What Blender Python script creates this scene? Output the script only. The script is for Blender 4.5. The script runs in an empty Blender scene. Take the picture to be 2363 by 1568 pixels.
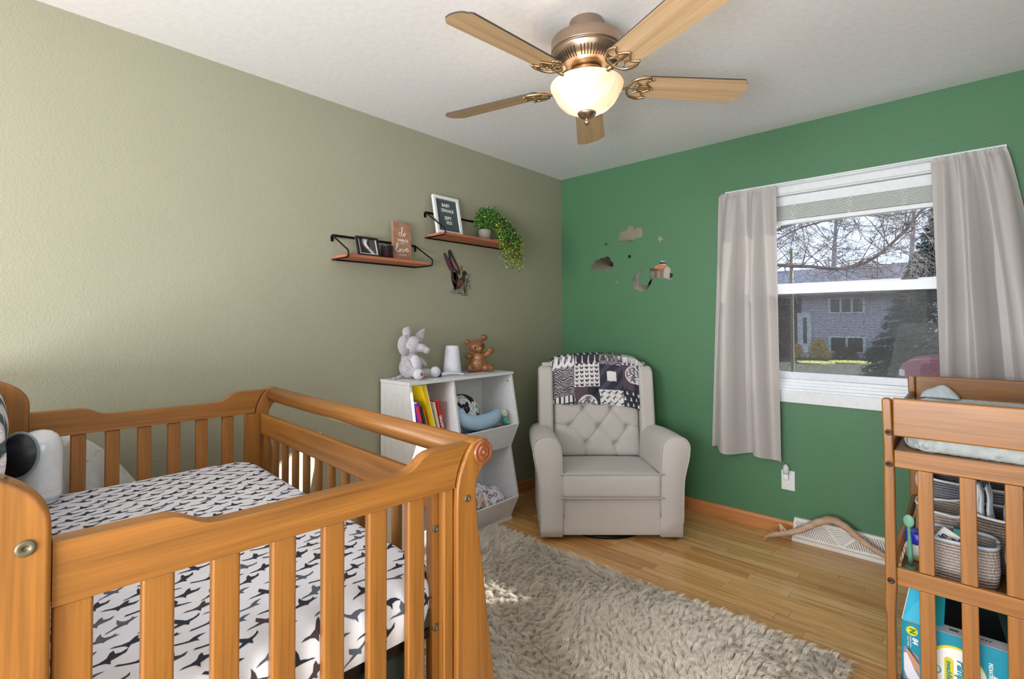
import bpy, bmesh, math, random
import numpy as np
from mathutils import Matrix, Vector
from math import sin, cos, pi, radians, sqrt, atan2, exp, hypot

S = bpy.context.scene
COL = S.collection
random.seed(7)

# ------------------------------------------------------------------ camera, world, sun, exposure
cam_d = bpy.data.cameras.new('camera')
cam = bpy.data.objects.new('camera', cam_d)
COL.objects.link(cam)
S.camera = cam
YAW, PIT, ROL = -0.7474, 0.0196, -0.0023
_f = Vector((sin(YAW)*cos(PIT), cos(YAW)*cos(PIT), sin(PIT)))
_r = _f.cross(Vector((0, 0, 1))).normalized()
_u = _r.cross(_f)
_r2 = _r*cos(ROL)+_u*sin(ROL)
_u2 = -_r*sin(ROL)+_u*cos(ROL)
cam.matrix_world = Matrix(((_r2.x, _u2.x, -_f.x, 2.472), (_r2.y, _u2.y, -_f.y, -3.345), (_r2.z, _u2.z, -_f.z, 1.268), (0, 0, 0, 1)))
cam_d.sensor_width = 36
cam_d.sensor_fit = 'HORIZONTAL'
cam_d.lens = 1158/2363*36
cam_d.shift_x = 14.1/2363
cam_d.shift_y = -63.5/2363
cam_d.clip_start = 0.02
cam_d.clip_end = 300

S.view_settings.view_transform = 'Standard'
S.view_settings.look = 'None'
S.view_settings.gamma = 1
S.view_settings.use_curve_mapping = False
S.view_settings.exposure = 0.28

def lin(c):
    return tuple((x/12.92 if x <= .04045 else ((x+.055)/1.055)**2.4) for x in c)

def rgb(r, g, b):
    return lin((r/255, g/255, b/255))+(1,)

w = bpy.data.worlds.new('world')
S.world = w
w.use_nodes = True
bg = w.node_tree.nodes['Background']
bg.inputs[0].default_value = rgb(203, 222, 245)
bg.inputs[1].default_value = 2.1

def light(name, kind, energy, color, loc, rot=None, size=None, size_y=None, target=None):
    d = bpy.data.lights.new(name, kind)
    d.energy = energy
    d.color = color
    if size is not None:
        if kind == 'AREA':
            d.shape = 'RECTANGLE'
            d.size = size
            d.size_y = size_y or size
        elif kind == 'POINT':
            d.shadow_soft_size = size
    o = bpy.data.objects.new(name, d)
    COL.objects.link(o)
    o.location = loc
    if target is not None:
        o.rotation_euler = (Vector(target)-Vector(loc)).to_track_quat('-Z', 'Y').to_euler()
    elif rot:
        o.rotation_euler = rot
    return o

sun = light('sun', 'SUN', 17.0, (1.0, .96, .90), (6, 9, 5), target=(6-.85, 9-1.0, 5-.54))
sun.data.angle = radians(.6)
# added fill lamps behind and beside the camera; no openings are modelled there
light('added_fill_right', 'AREA', 10, (.86, .93, 1.0), (2.79, -2.5, 1.35), size=1.2, size_y=1.1, target=(0, -1.9, .9))
light('added_fill_rear', 'AREA', 125, (.94, .965, 1.0), (1.2, -6.1, 1.45), size=1.6, size_y=1.9, target=(1.4, -.3, .3))
light('added_fill_ceiling', 'AREA', 66, (.94, .96, 1.0), (2.3, -4.6, .9), size=1.2, size_y=.8, target=(1.7, -2.2, 2.44))  # added lamp aimed up to brighten the ceiling

# ------------------------------------------------------------------ materials
def nmat(name):
    m = bpy.data.materials.new(name)
    m.use_nodes = True
    nt = m.node_tree
    return m, nt, nt.nodes['Principled BSDF']

def link(nt, a, b):
    nt.links.new(a, b)

def noise(nt, scale, detail=4, vec=None, rough=.5, dist=0):
    n = nt.nodes.new('ShaderNodeTexNoise')
    n.inputs['Scale'].default_value = scale
    n.inputs['Detail'].default_value = detail
    n.inputs['Roughness'].default_value = rough
    n.inputs['Distortion'].default_value = dist
    if vec is not None:
        link(nt, vec, n.inputs['Vector'])
    return n

def coords(nt, kind='Object', scale=(1, 1, 1)):
    t = nt.nodes.new('ShaderNodeTexCoord')
    mp = nt.nodes.new('ShaderNodeMapping')
    mp.inputs['Scale'].default_value = scale
    link(nt, t.outputs[kind], mp.inputs['Vector'])
    return mp.outputs[0]

def ramp(nt, fac, stops):
    r = nt.nodes.new('ShaderNodeValToRGB')
    e = r.color_ramp.elements
    e[0].position, e[0].color = stops[0]
    e[1].position, e[1].color = stops[1]
    for p, c in stops[2:]:
        n = e.new(p)
        n.color = c
    link(nt, fac, r.inputs[0])
    return r.outputs[0]

def bump(nt, bs, height, strength, dist=.01):
    b = nt.nodes.new('ShaderNodeBump')
    b.inputs['Strength'].default_value = strength
    b.inputs['Distance'].default_value = dist
    link(nt, height, b.inputs['Height'])
    link(nt, b.outputs[0], bs.inputs['Normal'])
    return b

def pm(name, c, rough=.5, metal=0, c2=None, nscale=40, bumps=0, bscale=200, bdist=.002, coat=0, sheen=0, trans=0, ior=None, stretch=(1, 1, 1)):
    """general procedural material: base colour varied by noise, optional bump"""
    m, nt, bs = nmat(name)
    v = coords(nt, 'Object', stretch)
    if c2 is None:
        c2 = tuple(min(1, x*.93) for x in c[:3])+(1,)
    n = noise(nt, nscale, 3, v)
    link(nt, ramp(nt, n.outputs['Fac'], [(.3, c2), (.7, c)]), bs.inputs['Base Color'])
    bs.inputs['Roughness'].default_value = rough
    bs.inputs['Metallic'].default_value = metal
    if coat:
        bs.inputs['Coat Weight'].default_value = coat
        bs.inputs['Coat Roughness'].default_value = .15
    if sheen:
        bs.inputs['Sheen Weight'].default_value = sheen
    if trans:
        bs.inputs['Transmission Weight'].default_value = trans
    if ior:
        bs.inputs['IOR'].default_value = ior
    if bumps:
        nb = noise(nt, bscale, 2, v)
        bump(nt, bs, nb.outputs['Fac'], bumps, bdist)
    return m

def wood(name, c1, c2, axis=0, scale=1.0, rough=.42, coat=.12, fine=.5):
    m, nt, bs = nmat(name)
    st = [34*scale]*3
    st[axis] = 1.3*scale
    v = coords(nt, 'Object', tuple(st))
    n1 = noise(nt, 1.0, 4, v, .55, .6)
    st2 = [190*scale]*3
    st2[axis] = 5*scale
    n2 = noise(nt, 1.0, 3, coords(nt, 'Object', tuple(st2)), .6)
    mx = nt.nodes.new('ShaderNodeMath')
    mx.operation = 'MULTIPLY_ADD'
    link(nt, n2.outputs['Fac'], mx.inputs[0])
    mx.inputs[1].default_value = fine
    link(nt, n1.outputs['Fac'], mx.inputs[2])
    link(nt, ramp(nt, mx.outputs[0], [(.30+fine*.25, c2), (.66+fine*.5, c1)]), bs.inputs['Base Color'])
    bs.inputs['Roughness'].default_value = rough
    bs.inputs['Coat Weight'].default_value = coat
    bs.inputs['Coat Roughness'].default_value = .2
    bump(nt, bs, n2.outputs['Fac'], .06, .002)
    return m

def wallpaint(name, c, bs_=.5):
    m, nt, bs = nmat(name)
    v = coords(nt)
    link(nt, ramp(nt, noise(nt, 3, 3, v).outputs['Fac'], [(.3, tuple(x*.97 for x in c[:3])+(1,)), (.7, c)]), bs.inputs['Base Color'])
    bs.inputs['Roughness'].default_value = .55
    n = noise(nt, 130, 3, v, .5, .4)
    r = ramp(nt, n.outputs['Fac'], [(.42, (0, 0, 0, 1)), (.62, (1, 1, 1, 1))])
    bump(nt, bs, r, bs_*.45, .002)
    return m

def vcol(name, rough=.8, bumps=0, bscale=300):
    m, nt, bs = nmat(name)
    a = nt.nodes.new('ShaderNodeAttribute')
    a.attribute_name = 'Col'
    link(nt, a.outputs['Color'], bs.inputs['Base Color'])
    bs.inputs['Roughness'].default_value = rough
    if bumps:
        bump(nt, bs, noise(nt, bscale, 2, coords(nt)).outputs['Fac'], bumps, .003)
    return m

M = {}
M['wall_left'] = wallpaint('sage_beige_paint', rgb(157, 156, 135))
M['wall_green'] = wallpaint('green_paint', rgb(76, 122, 86))
M['ceiling'] = pm('ceiling_white', rgb(236, 237, 241), .85)
M['white'] = pm('white_satin', rgb(232, 233, 236), .35, bumps=.0)
M['trimwhite'] = pm('white_trim', rgb(226, 229, 233), .3)
M['vinyl'] = pm('white_vinyl', rgb(214, 220, 228), .25)
ORA, ORB = rgb(160, 104, 42), rgb(108, 68, 22)
for i, a in enumerate('xyz'):
    M['crib_'+a] = wood('honey_pine_'+a, ORA, ORB, i)
M['base_x'] = wood('oak_base_x', rgb(204, 138, 82), rgb(164, 98, 50), 0, rough=.4)
M['base_y'] = wood('oak_base_y', rgb(204, 138, 82), rgb(164, 98, 50), 1, rough=.4)
M['scroll'] = wood('scroll_cap_wood', rgb(150, 84, 50), rgb(112, 54, 30), 2, rough=.15, coat=.8)
M['blade'] = [wood('fan_blade_oak', rgb(214, 184, 146), rgb(178, 144, 104), 0, scale=.8, rough=.45, coat=.1)][0]
M['bladeside'] = pm('blade_edge_dark', rgb(66, 60, 56), .6)
M['nickel'] = pm('brushed_bronze_nickel', rgb(176, 156, 138), .3, metal=1, nscale=4, stretch=(1, 1, 60))
M['brassnickel'] = pm('light_nickel', rgb(205, 176, 140), .25, metal=1)
M['dark_slot'] = pm('dark_gap', rgb(40, 34, 30), .8)
M['blackmetal'] = pm('black_metal', rgb(28, 24, 22), .35, metal=.6)
M['bolt'] = pm('antique_brass_bolt', rgb(112, 106, 86), .5, metal=.7)
M['boltdark'] = pm('bronze_bolt', rgb(78, 66, 56), .4, metal=.8)
M['shelfwood'] = wood('reddish_shelf_wood', rgb(196, 120, 86), rgb(140, 76, 50), 1, rough=.55, coat=0)
M['upholstery'] = pm('light_grey_linen', rgb(204, 199, 195), .9, c2=rgb(193, 188, 184), nscale=500, bumps=.25, bscale=900, bdist=.0012, sheen=.2)
M['piping'] = pm('grey_piping', rgb(190, 186, 184), .85)
M['sheet'] = pm('white_crib_sheet', rgb(228, 229, 238), .85, nscale=6, bumps=.15, bscale=12, bdist=.012)
M['b1'] = pm('print_navy', rgb(36, 40, 58), .85)
M['b2'] = pm('print_slate', rgb(84, 92, 106), .85)
M['b3'] = pm('print_brown', rgb(66, 52, 58), .85)
M['skirt'] = pm('black_nylon', rgb(52, 60, 60), .6)
M['glossywhite'] = pm('glossy_white_plastic', rgb(226, 230, 236), .12, coat=.5)
M['glossblack'] = pm('glossy_black', rgb(10, 12, 20), .08)
M['lettergrey'] = pm('grey_felt', rgb(82, 92, 98), .9)
M['boardwood'] = wood('sign_wood', rgb(170, 128, 102), rgb(128, 92, 70), 2, rough=.7, coat=0)
M['pure_white'] = pm('white_ink', rgb(240, 240, 236), .6)
M['ink'] = pm('black_ink', rgb(22, 22, 26), .7)
def flat(name, r, g, b, rough=.6):
    return pm(name, rgb(r, g, b), rough)
M['leafdark'] = flat('leaf_dark_green', 46, 96, 36, .5)
M['leaf'] = flat('leaf_green', 72, 136, 46, .5)
M['leafyellow'] = flat('leaf_yellow_green', 170, 190, 60, .5)
M['stem'] = flat('stem_brown', 84, 62, 44)
# ------------------------------------------------------------------ mesh helpers
TW = {}   # world matrix of each thing

def thing(name, label, cat, loc=(0, 0, 0), rz=0, group=None, mw=None):
    o = bpy.data.objects.new(name, None)
    o.empty_display_size = .05
    COL.objects.link(o)
    m = mw if mw is not None else Matrix.Translation(Vector(loc)) @ Matrix.Rotation(rz, 4, 'Z')
    o.matrix_world = m
    TW[o.name] = m.copy()
    o['label'] = label
    o['category'] = cat
    if group:
        o['group'] = group
    return o

def tag(o, label, cat=None, group=None, kind=None):
    if label:
        o['label'] = label
    if cat:
        o['category'] = cat
    if group:
        o['group'] = group
    if kind:
        o['kind'] = kind
    return o

class MB:
    def __init__(s):
        s.v = []
        s.f = []
        s.m = []
        s.c = None

    def add(s, vs, fs, mi=0, X=None):
        b = len(s.v)
        for p in vs:
            if X is not None:
                p = X @ Vector(p)
            s.v.append((p[0], p[1], p[2]))
        for q in fs:
            s.f.append([b+i for i in q])
            s.m.append(mi)
        return s

    def box(s, x0, y0, z0, x1, y1, z1, mi=0, X=None):
        if x0 > x1: x0, x1 = x1, x0
        if y0 > y1: y0, y1 = y1, y0
        if z0 > z1: z0, z1 = z1, z0
        vs = [(x0, y0, z0), (x1, y0, z0), (x1, y1, z0), (x0, y1, z0), (x0, y0, z1), (x1, y0, z1), (x1, y1, z1), (x0, y1, z1)]
        return s.add(vs, [(0, 3, 2, 1), (4, 5, 6, 7), (0, 1, 5, 4), (1, 2, 6, 5), (2, 3, 7, 6), (3, 0, 4, 7)], mi, X)

    def tube(s, pts, r, n=8, mi=0, X=None, caps=True, flat=1.0):
        pts = [Vector(p) for p in pts]
        k = len(pts)
        rs = r if isinstance(r, (list, tuple)) else [r]*k
        vs = []
        prev = None
        for i, p in enumerate(pts):
            if i == 0: t = pts[1]-p
            elif i == k-1: t = p-pts[i-1]
            else: t = (pts[i+1]-p).normalized()+(p-pts[i-1]).normalized()
            if t.length < 1e-9: t = Vector((0, 0, 1))
            t.normalize()
            if prev is None:
                a = Vector((0, 0, 1)) if abs(t.z) < .9 else Vector((1, 0, 0))
                e = t.cross(a).normalized()
            else:
                e = (prev-t*prev.dot(t))
                if e.length < 1e-6: e = t.orthogonal()
                e.normalize()
            prev = e
            g = t.cross(e)
            for j in range(n):
                th = 2*pi*j/n
                vs.append(p+(e*cos(th)+g*sin(th)*flat)*rs[i])
        fs = []
        for i in range(k-1):
            for j in range(n):
                a = i*n+j
                b = i*n+(j+1) % n
                fs.append((a, b, b+n, a+n))
        if caps:
            fs.append(tuple(range(n-1, -1, -1)))
            fs.append(tuple((k-1)*n+j for j in range(n)))
        return s.add(vs, fs, mi, X)

    def lathe(s, prof, n=32, mi=0, X=None, caps=True):
        vs = []
        for r, z in prof:
            for j in range(n):
                th = 2*pi*j/n
                vs.append((r*cos(th), r*sin(th), z))
        fs = []
        k = len(prof)
        for i in range(k-1):
            for j in range(n):
                a = i*n+j
                b = i*n+(j+1) % n
                fs.append((a, b, b+n, a+n))
        if caps:
            if prof[0][0] > 1e-4: fs.append(tuple(range(n-1, -1, -1)))
            if prof[-1][0] > 1e-4: fs.append(tuple((k-1)*n+j for j in range(n)))
        return s.add(vs, fs, mi, X)

    def prism(s, poly, h0, h1, plane='xy', mi=0, X=None):
        """poly extruded between h0 and h1 along the axis missing from plane"""
        n = len(poly)
        def P(a, b, h):
            if plane == 'xy': return (a, b, h)
            if plane == 'xz': return (a, h, b)
            return (h, a, b)
        ar = sum(poly[i][0]*poly[(i+1) % n][1]-poly[(i+1) % n][0]*poly[i][1] for i in range(n))
        if (ar < 0) != (plane == 'xz') != (h1 < h0):
            poly = poly[::-1]
        vs = [P(a, b, h0) for a, b in poly]+[P(a, b, h1) for a, b in poly]
        fs = [tuple(range(n-1, -1, -1)), tuple(range(n, 2*n))]
        for i in range(n):
            j = (i+1) % n
            fs.append((i, j, j+n, i+n))
        return s.add(vs, fs, mi, X)

    def ell(s, c, r, X=None, seg=16, rings=10, mi=0):
        if not isinstance(r, (tuple, list)): r = (r, r, r)
        R = Matrix.Translation(Vector(c)) @ (X if X is not None else Matrix.Identity(4))
        vs = [R @ Vector((0, 0, -r[2]))]
        for i in range(1, rings):
            ph = -pi/2+pi*i/rings
            for j in range(seg):
                th = 2*pi*j/seg
                vs.append(R @ Vector((r[0]*cos(ph)*cos(th), r[1]*cos(ph)*sin(th), r[2]*sin(ph))))
        vs.append(R @ Vector((0, 0, r[2])))
        fs = []
        for j in range(seg):
            fs.append((0, 1+(j+1) % seg, 1+j))
            t = 1+(rings-2)*seg
            fs.append((len(vs)-1, t+j, t+(j+1) % seg))
        for i in range(rings-2):
            for j in range(seg):
                a = 1+i*seg+j
                b = 1+i*seg+(j+1) % seg
                fs.append((a, b, b+seg, a+seg))
        return s.add(vs, fs, mi)

    def rbox(s, c, h, r, puff=0, n=10, mi=0, X=None):
        """rounded, slightly puffed cushion box: centre c, half sizes h, edge radius r"""
        for ax in range(3):
            for sg in (-1, 1):
                a1, a2 = (ax+1) % 3, (ax+2) % 3
                vs = []
                for i in range(n+1):
                    for j in range(n+1):
                        p = [0, 0, 0]
                        # denser near the edges
                        u = sin((i/n-.5)*pi)
                        v = sin((j/n-.5)*pi)
                        p[ax] = sg*h[ax]
                        p[a1] = u*h[a1]
                        p[a2] = v*h[a2]
                        q = Vector([max(-(h[k]-r), min(h[k]-r, p[k])) for k in range(3)])
                        d = Vector(p)-q
                        if d.length > 1e-9: d.normalize()
                        res = q+d*r
                        if puff:
                            res[ax] += sg*puff*(1-(p[a1]/h[a1])**2)*(1-(p[a2]/h[a2])**2)
                        vs.append(res+Vector(c))
                fs = []
                for i in range(n):
                    for j in range(n):
                        a = i*(n+1)+j
                        q = (a, a+n+1, a+n+2, a+1)
                        fs.append(q if sg > 0 else q[::-1])
                s.add(vs, fs, mi, X)
        return s

    def grid(s, fn, nu, nv, mi=0, X=None, closed=False):
        vs = [fn(i/nu, j/nv) for i in range(nu+1) for j in range(nv+1)]
        fs = []
        for i in range(nu):
            for j in range(nv):
                a = i*(nv+1)+j
                fs.append((a, a+nv+1, a+nv+2, a+1))
        return s.add(vs, fs, mi, X)

    def obj(s, name, mats, parent=None, smooth=False, bevel=0, seg=2, world=True, merge=False, subsurf=0, solid=0, auto=None, label=None, recalc=False):
        me = bpy.data.meshes.new(name)
        if not isinstance(mats, (list, tuple)): mats = [mats]
        V = np.array(s.v, dtype=float)
        loc = None
        if parent is not None and world:
            inv = np.array(TW[parent.name].inverted())
            V = V @ inv[:3, :3].T+inv[:3, 3]
        elif parent is None:
            loc = np.array([(V[:, 0].min()+V[:, 0].max())/2, (V[:, 1].min()+V[:, 1].max())/2, V[:, 2].min()])
            V = V-loc
        me.from_pydata(V.tolist(), [], s.f)
        for m in mats: me.materials.append(m)
        me.polygons.foreach_set('material_index', s.m)
        if s.c is not None:
            at = me.color_attributes.new('Col', 'FLOAT_COLOR', 'POINT')
            at.data.foreach_set('color', np.array(s.c, dtype=np.float32).ravel())
        if merge or recalc:
            bm = bmesh.new()
            bm.from_mesh(me)
            if merge: bmesh.ops.remove_doubles(bm, verts=bm.verts, dist=1e-5)
            if recalc: bmesh.ops.recalc_face_normals(bm, faces=bm.faces)
            bm.to_mesh(me)
            bm.free()
        if smooth:
            me.polygons.foreach_set('use_smooth', [True]*len(me.polygons))
        me.update()
        o = bpy.data.objects.new(name, me)
        COL.objects.link(o)
        if parent is not None:
            o.parent = parent
        else:
            o.location = loc
        if bevel:
            b = o.modifiers.new('bevel', 'BEVEL')
            b.width = bevel
            b.segments = seg
            b.limit_method = 'ANGLE'
            b.angle_limit = radians(38)
            me.polygons.foreach_set('use_smooth', [True]*len(me.polygons))
            b.harden_normals = True
        if subsurf:
            b = o.modifiers.new('sub', 'SUBSURF')
            b.levels = b.render_levels = subsurf
        if solid:
            b = o.modifiers.new('solid', 'SOLIDIFY')
            b.thickness = solid
            b.offset = 0
        if label: o['label'] = label
        return o

def struct(mb, name, mats, **k):
    o = mb.obj(name, mats, **k)
    o['kind'] = 'structure'
    return o

def share(src, parent, dx=(0, 0, 0), name=None):
    c = src.copy()
    COL.objects.link(c)
    c.parent = parent
    c.location = Vector(src.location)+Vector(dx)
    return c

def frame(o, ex, ez=None, ey=None):
    """matrix with origin o and local x=ex, z=ez"""
    ex = Vector(ex).normalized()
    if ey is None:
        ez = Vector(ez).normalized()
        ey = ez.cross(ex).normalized()
        ez = ex.cross(ey)
    else:
        ey = Vector(ey).normalized()
        ez = ex.cross(ey).normalized()
        ey = ez.cross(ex)
    return Matrix(((ex.x, ey.x, ez.x, o[0]), (ex.y, ey.y, ez.y, o[1]), (ex.z, ey.z, ez.z, o[2]), (0, 0, 0, 1)))

def text(mb, body, size, X, ext=.0006, mi=0, align='CENTER', sx=1.0, bold=0, shear=0):
    """writing as real letter shapes, lying in the local xy plane of X"""
    cu = bpy.data.curves.new('t', 'FONT')
    cu.body = body
    cu.size = size
    cu.align_x = align
    cu.align_y = 'CENTER'
    cu.extrude = ext
    cu.shear = shear
    cu.offset = bold
    cu.resolution_u = 3
    o = bpy.data.objects.new('t', cu)
    COL.objects.link(o)
    dg = bpy.context.evaluated_depsgraph_get()
    me = bpy.data.meshes.new_from_object(o.evaluated_get(dg))
    mb.add([(v.co.x*sx, v.co.y, v.co.z) for v in me.vertices], [tuple(p.vertices) for p in me.polygons], mi, X)
    bpy.data.objects.remove(o)
    bpy.data.curves.remove(cu)
    bpy.data.meshes.remove(me)

def blob(name, ells, mat, parent, voxel=.006, smooth_it=4, label=None, caps=()):
    """several ellipsoids fused into one continuous skin: ells = [(centre, radii, euler)]"""
    mb = MB()
    for e in ells:
        R = None
        if len(e) > 2 and e[2] is not None:
            from mathutils import Euler
            R = Euler(e[2]).to_matrix().to_4x4()
        mb.ell(e[0], e[1], R, 20, 12)
    for pts, rs in caps:
        mb.tube(pts, rs, 12)
    o = mb.obj(name, mat, parent, smooth=True)
    m = o.modifiers.new('r', 'REMESH')
    m.mode = 'VOXEL'
    m.voxel_size = voxel
    m.use_smooth_shade = True
    m2 = o.modifiers.new('s', 'SMOOTH')
    m2.iterations = smooth_it
    m2.factor = .6
    if label: o['label'] = label
    return o

def catmull(pts, k=6):
    P = [Vector(p) for p in pts]
    out = []
    for i in range(len(P)-1):
        p0 = P[max(i-1, 0)]; p1 = P[i]; p2 = P[i+1]; p3 = P[min(i+2, len(P)-1)]
        for j in range(k):
            t = j/k
            out.append(.5*((2*p1)+(p2-p0)*t+(2*p0-5*p1+4*p2-p3)*t*t+(-p0+3*p1-3*p2+p3)*t**3))
    out.append(P[-1])
    return out
# ------------------------------------------------------------------ room shell
RX, RY, RZ = 2.83, -6.2, 2.44
# hardwood strip floor
def floor_mat():
    m, nt, bs = nmat('oak_strip_floor')
    tc = nt.nodes.new('ShaderNodeTexCoord')
    sp = nt.nodes.new('ShaderNodeSeparateXYZ')
    link(nt, tc.outputs['Object'], sp.inputs[0])
    def mth(op, a, b=None, c=None):
        n = nt.nodes.new('ShaderNodeMath')
        n.operation = op
        for i, q in enumerate((a, b, c)):
            if q is None: continue
            if isinstance(q, (int, float)): n.inputs[i].default_value = q
            else: link(nt, q, n.inputs[i])
        return n.outputs[0]
    row = mth('DIVIDE', sp.outputs[1], .057)
    rowi = mth('FLOOR', row)
    rowf = mth('FRACT', row)
    wn = nt.nodes.new('ShaderNodeTexWhiteNoise')
    wn.noise_dimensions = '1D'
    link(nt, rowi, wn.inputs['W'])
    xo = mth('MULTIPLY_ADD', wn.outputs['Value'], 7.3, sp.outputs[0])
    xs = mth('DIVIDE', xo, .62)
    ci = mth('FLOOR', xs)
    cf = mth('FRACT', xs)
    wn2 = nt.nodes.new('ShaderNodeTexWhiteNoise')
    wn2.noise_dimensions = '2D'
    cb = nt.nodes.new('ShaderNodeCombineXYZ')
    link(nt, ci, cb.inputs[0]); link(nt, rowi, cb.inputs[1])
    link(nt, cb.outputs[0], wn2.inputs['Vector'])
    base = ramp(nt, wn2.outputs['Value'], [(0, rgb(198, 142, 84)), (1, rgb(230, 188, 130)), (.35, rgb(214, 164, 102)), (.7, rgb(222, 174, 112))])
    # grain stretched along the boards, shifted per board
    va = nt.nodes.new('ShaderNodeVectorMath')
    va.operation = 'ADD'
    sc = nt.nodes.new('ShaderNodeMapping')
    sc.inputs['Scale'].default_value = (3.0, 70, 1)
    link(nt, tc.outputs['Object'], sc.inputs[0])
    link(nt, sc.outputs[0], va.inputs[0])
    cc = nt.nodes.new('ShaderNodeCombineXYZ')
    k = mth('MULTIPLY', wn2.outputs['Value'], 37.0)
    link(nt, k, cc.inputs[0]); link(nt, k, cc.inputs[2])
    link(nt, cc.outputs[0], va.inputs[1])
    g = noise(nt, 1.0, 5, va.outputs[0], .6, .8)
    gr = ramp(nt, g.outputs['Fac'], [(.34, (.55, .46, .38, 1)), (.54, (1, 1, 1, 1))])
    mix = nt.nodes.new('ShaderNodeMixRGB')
    mix.blend_type = 'MULTIPLY'
    mix.inputs[0].default_value = .75
    link(nt, base, mix.inputs[1]); link(nt, gr, mix.inputs[2])
    e1 = mth('LESS_THAN', rowf, .035)
    e2 = mth('LESS_THAN', cf, .004)
    ed = mth('MAXIMUM', e1, e2)
    mix2 = nt.nodes.new('ShaderNodeMixRGB')
    mix2.inputs[2].default_value = rgb(96, 56, 26)
    link(nt, mth('MULTIPLY', ed, .55), mix2.inputs[0])
    link(nt, mix.outputs[0], mix2.inputs[1])
    link(nt, mix2.outputs[0], bs.inputs['Base Color'])
    bs.inputs['Roughness'].default_value = .3
    bs.inputs['Coat Weight'].default_value = .15
    return m
struct(MB().box(0, RY, -.1, RX, 0, 0), 'floor', floor_mat())
struct(MB().box(-.15, RY-.15, RZ, RX+.15, .15, RZ+.12), 'ceiling', M['ceiling'])
struct(MB().box(-.15, RY-.15, -.1, 0, .15, RZ), 'wall_left', M['wall_left'])
struct(MB().box(RX, RY-.15, -.1, RX+.15, .15, RZ), 'wall_right', M['wall_left'])
struct(MB().box(0, RY-.15, -.1, RX, RY, RZ), 'wall_front', M['wall_left'])
# green wall with the window opening
OX0, OX1, OZ0, OZ1 = 1.375, 2.552, .850, 2.040
wb = MB()
wb.box(0, 0, -.1, OX0, .15, RZ).box(OX1, 0, -.1, RX, .15, RZ).box(OX0, 0, -.1, OX1, .15, OZ0).box(OX0, 0, OZ1, OX1, .15, RZ)
struct(wb, 'wall_back', M['wall_green'])
# baseboards with a rounded top and a shoe
def base_poly(h=.082):
    return [(0, 0), (.014, 0), (.014, h-.016), (.010, h-.004), (.004, h), (0, h)]
b = MB().prism([(-y, z) for y, z in base_poly()], 0.0, 1.69, 'yz')
struct(b, 'baseboard_back', M['base_x'])
b = MB().prism([(-y, z) for y, z in base_poly()], 2.33, RX, 'yz')
struct(b, 'baseboard_back', M['base_x'])
b = MB().prism(base_poly(), RY, -.0145, 'xz')
struct(b, 'baseboard_left', M['base_y'])

# ------------------------------------------------------------------ window in the green wall
wn = bpy.data.objects.new('window_1', None)
COL.objects.link(wn)
wn.location = (1.963, 0, OZ0)
wn['kind'] = 'structure'
TW['window_1'] = Matrix.Translation(wn.location)
bpy.context.view_layer.update()
cs = MB()
CX0, CX1, CZ0, CZ1 = 1.317, 2.609, .787, 2.102
for a in ((CX0, CZ1-.068, CX1, CZ1), (CX0, CZ0, CX1, CZ0+.068), (CX0, CZ0+.068, CX0+.066, CZ1-.068), (CX1-.066, CZ0+.068, CX1, CZ1-.068)):
    cs.box(a[0], -.018, a[1], a[2], -.0005, a[3])
cs.obj('casing', M['trimwhite'], wn, bevel=.003)
jb = MB()
jb.box(OX0, -.0004, OZ1-.012, OX1, .15, OZ1).box(OX0, -.0004, OZ0, OX0+.012, .15, OZ1).box(OX1-.012, -.0004, OZ0, OX1, .15, OZ1)
for k, (y0, z1) in enumerate(((-.0004, .868), (.03, .884), (.05, .900), (.068, .918))):
    jb.box(OX0+.012, y0, OZ0, OX1-.012, .15, z1)
jb.obj('jamb', M['trimwhite'], wn, bevel=.0015)
def sash(z0, z1, y0, y1, name, rail, toprail, glassmat):
    m = MB()
    x0, x1, st = OX0+.012, OX1-.012, .04
    m.box(x0, y0, z0, x1, y1, z0+rail).box(x0, y0, z1-toprail, x1, y1, z1)
    m.box(x0, y0, z0+rail, x0+st, y1, z1-toprail).box(x1-st, y0, z0+rail, x1, y1, z1-toprail)
    o = m.obj(name, M['vinyl'], wn, bevel=.003)
    g = MB().box(x0+st, (y0+y1)/2-.002, z0+rail, x1-st, (y0+y1)/2+.002, z1-toprail)
    TW[o.name] = TW['window_1']
    g.obj('pane', glassmat, o)
    return o
def glassm(name, tint, gloss=.0012):
    m = bpy.data.materials.new(name)
    m.use_nodes = True
    nt = m.node_tree
    nt.nodes.clear()
    out = nt.nodes.new('ShaderNodeOutputMaterial')
    mx = nt.nodes.new('ShaderNodeMixShader')
    tr = nt.nodes.new('ShaderNodeBsdfTransparent')
    tr.inputs[0].default_value = tint
    gl = nt.nodes.new('ShaderNodeBsdfGlossy')
    gl.inputs['Roughness'].default_value = .02
    mx.inputs[0].default_value = gloss
    link(nt, tr.outputs[0], mx.inputs[1]); link(nt, gl.outputs[0], mx.inputs[2]); link(nt, mx.outputs[0], out.inputs[0])
    return m
M['glass'] = glassm('window_glass', (.97, .99, 1, 1))
sash(.918, 1.492, .078, .108, 'lower_sash', .040, .058, M['glass'])
sash(1.445, 2.028, .112, .140, 'upper_sash', .055, .04, M['glass'])
# sash lock and lift
MB().box(2.20, .070, 1.492, 2.27, .100, 1.500).obj('sash_lock', M['boltdark'], wn, bevel=.002)
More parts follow.
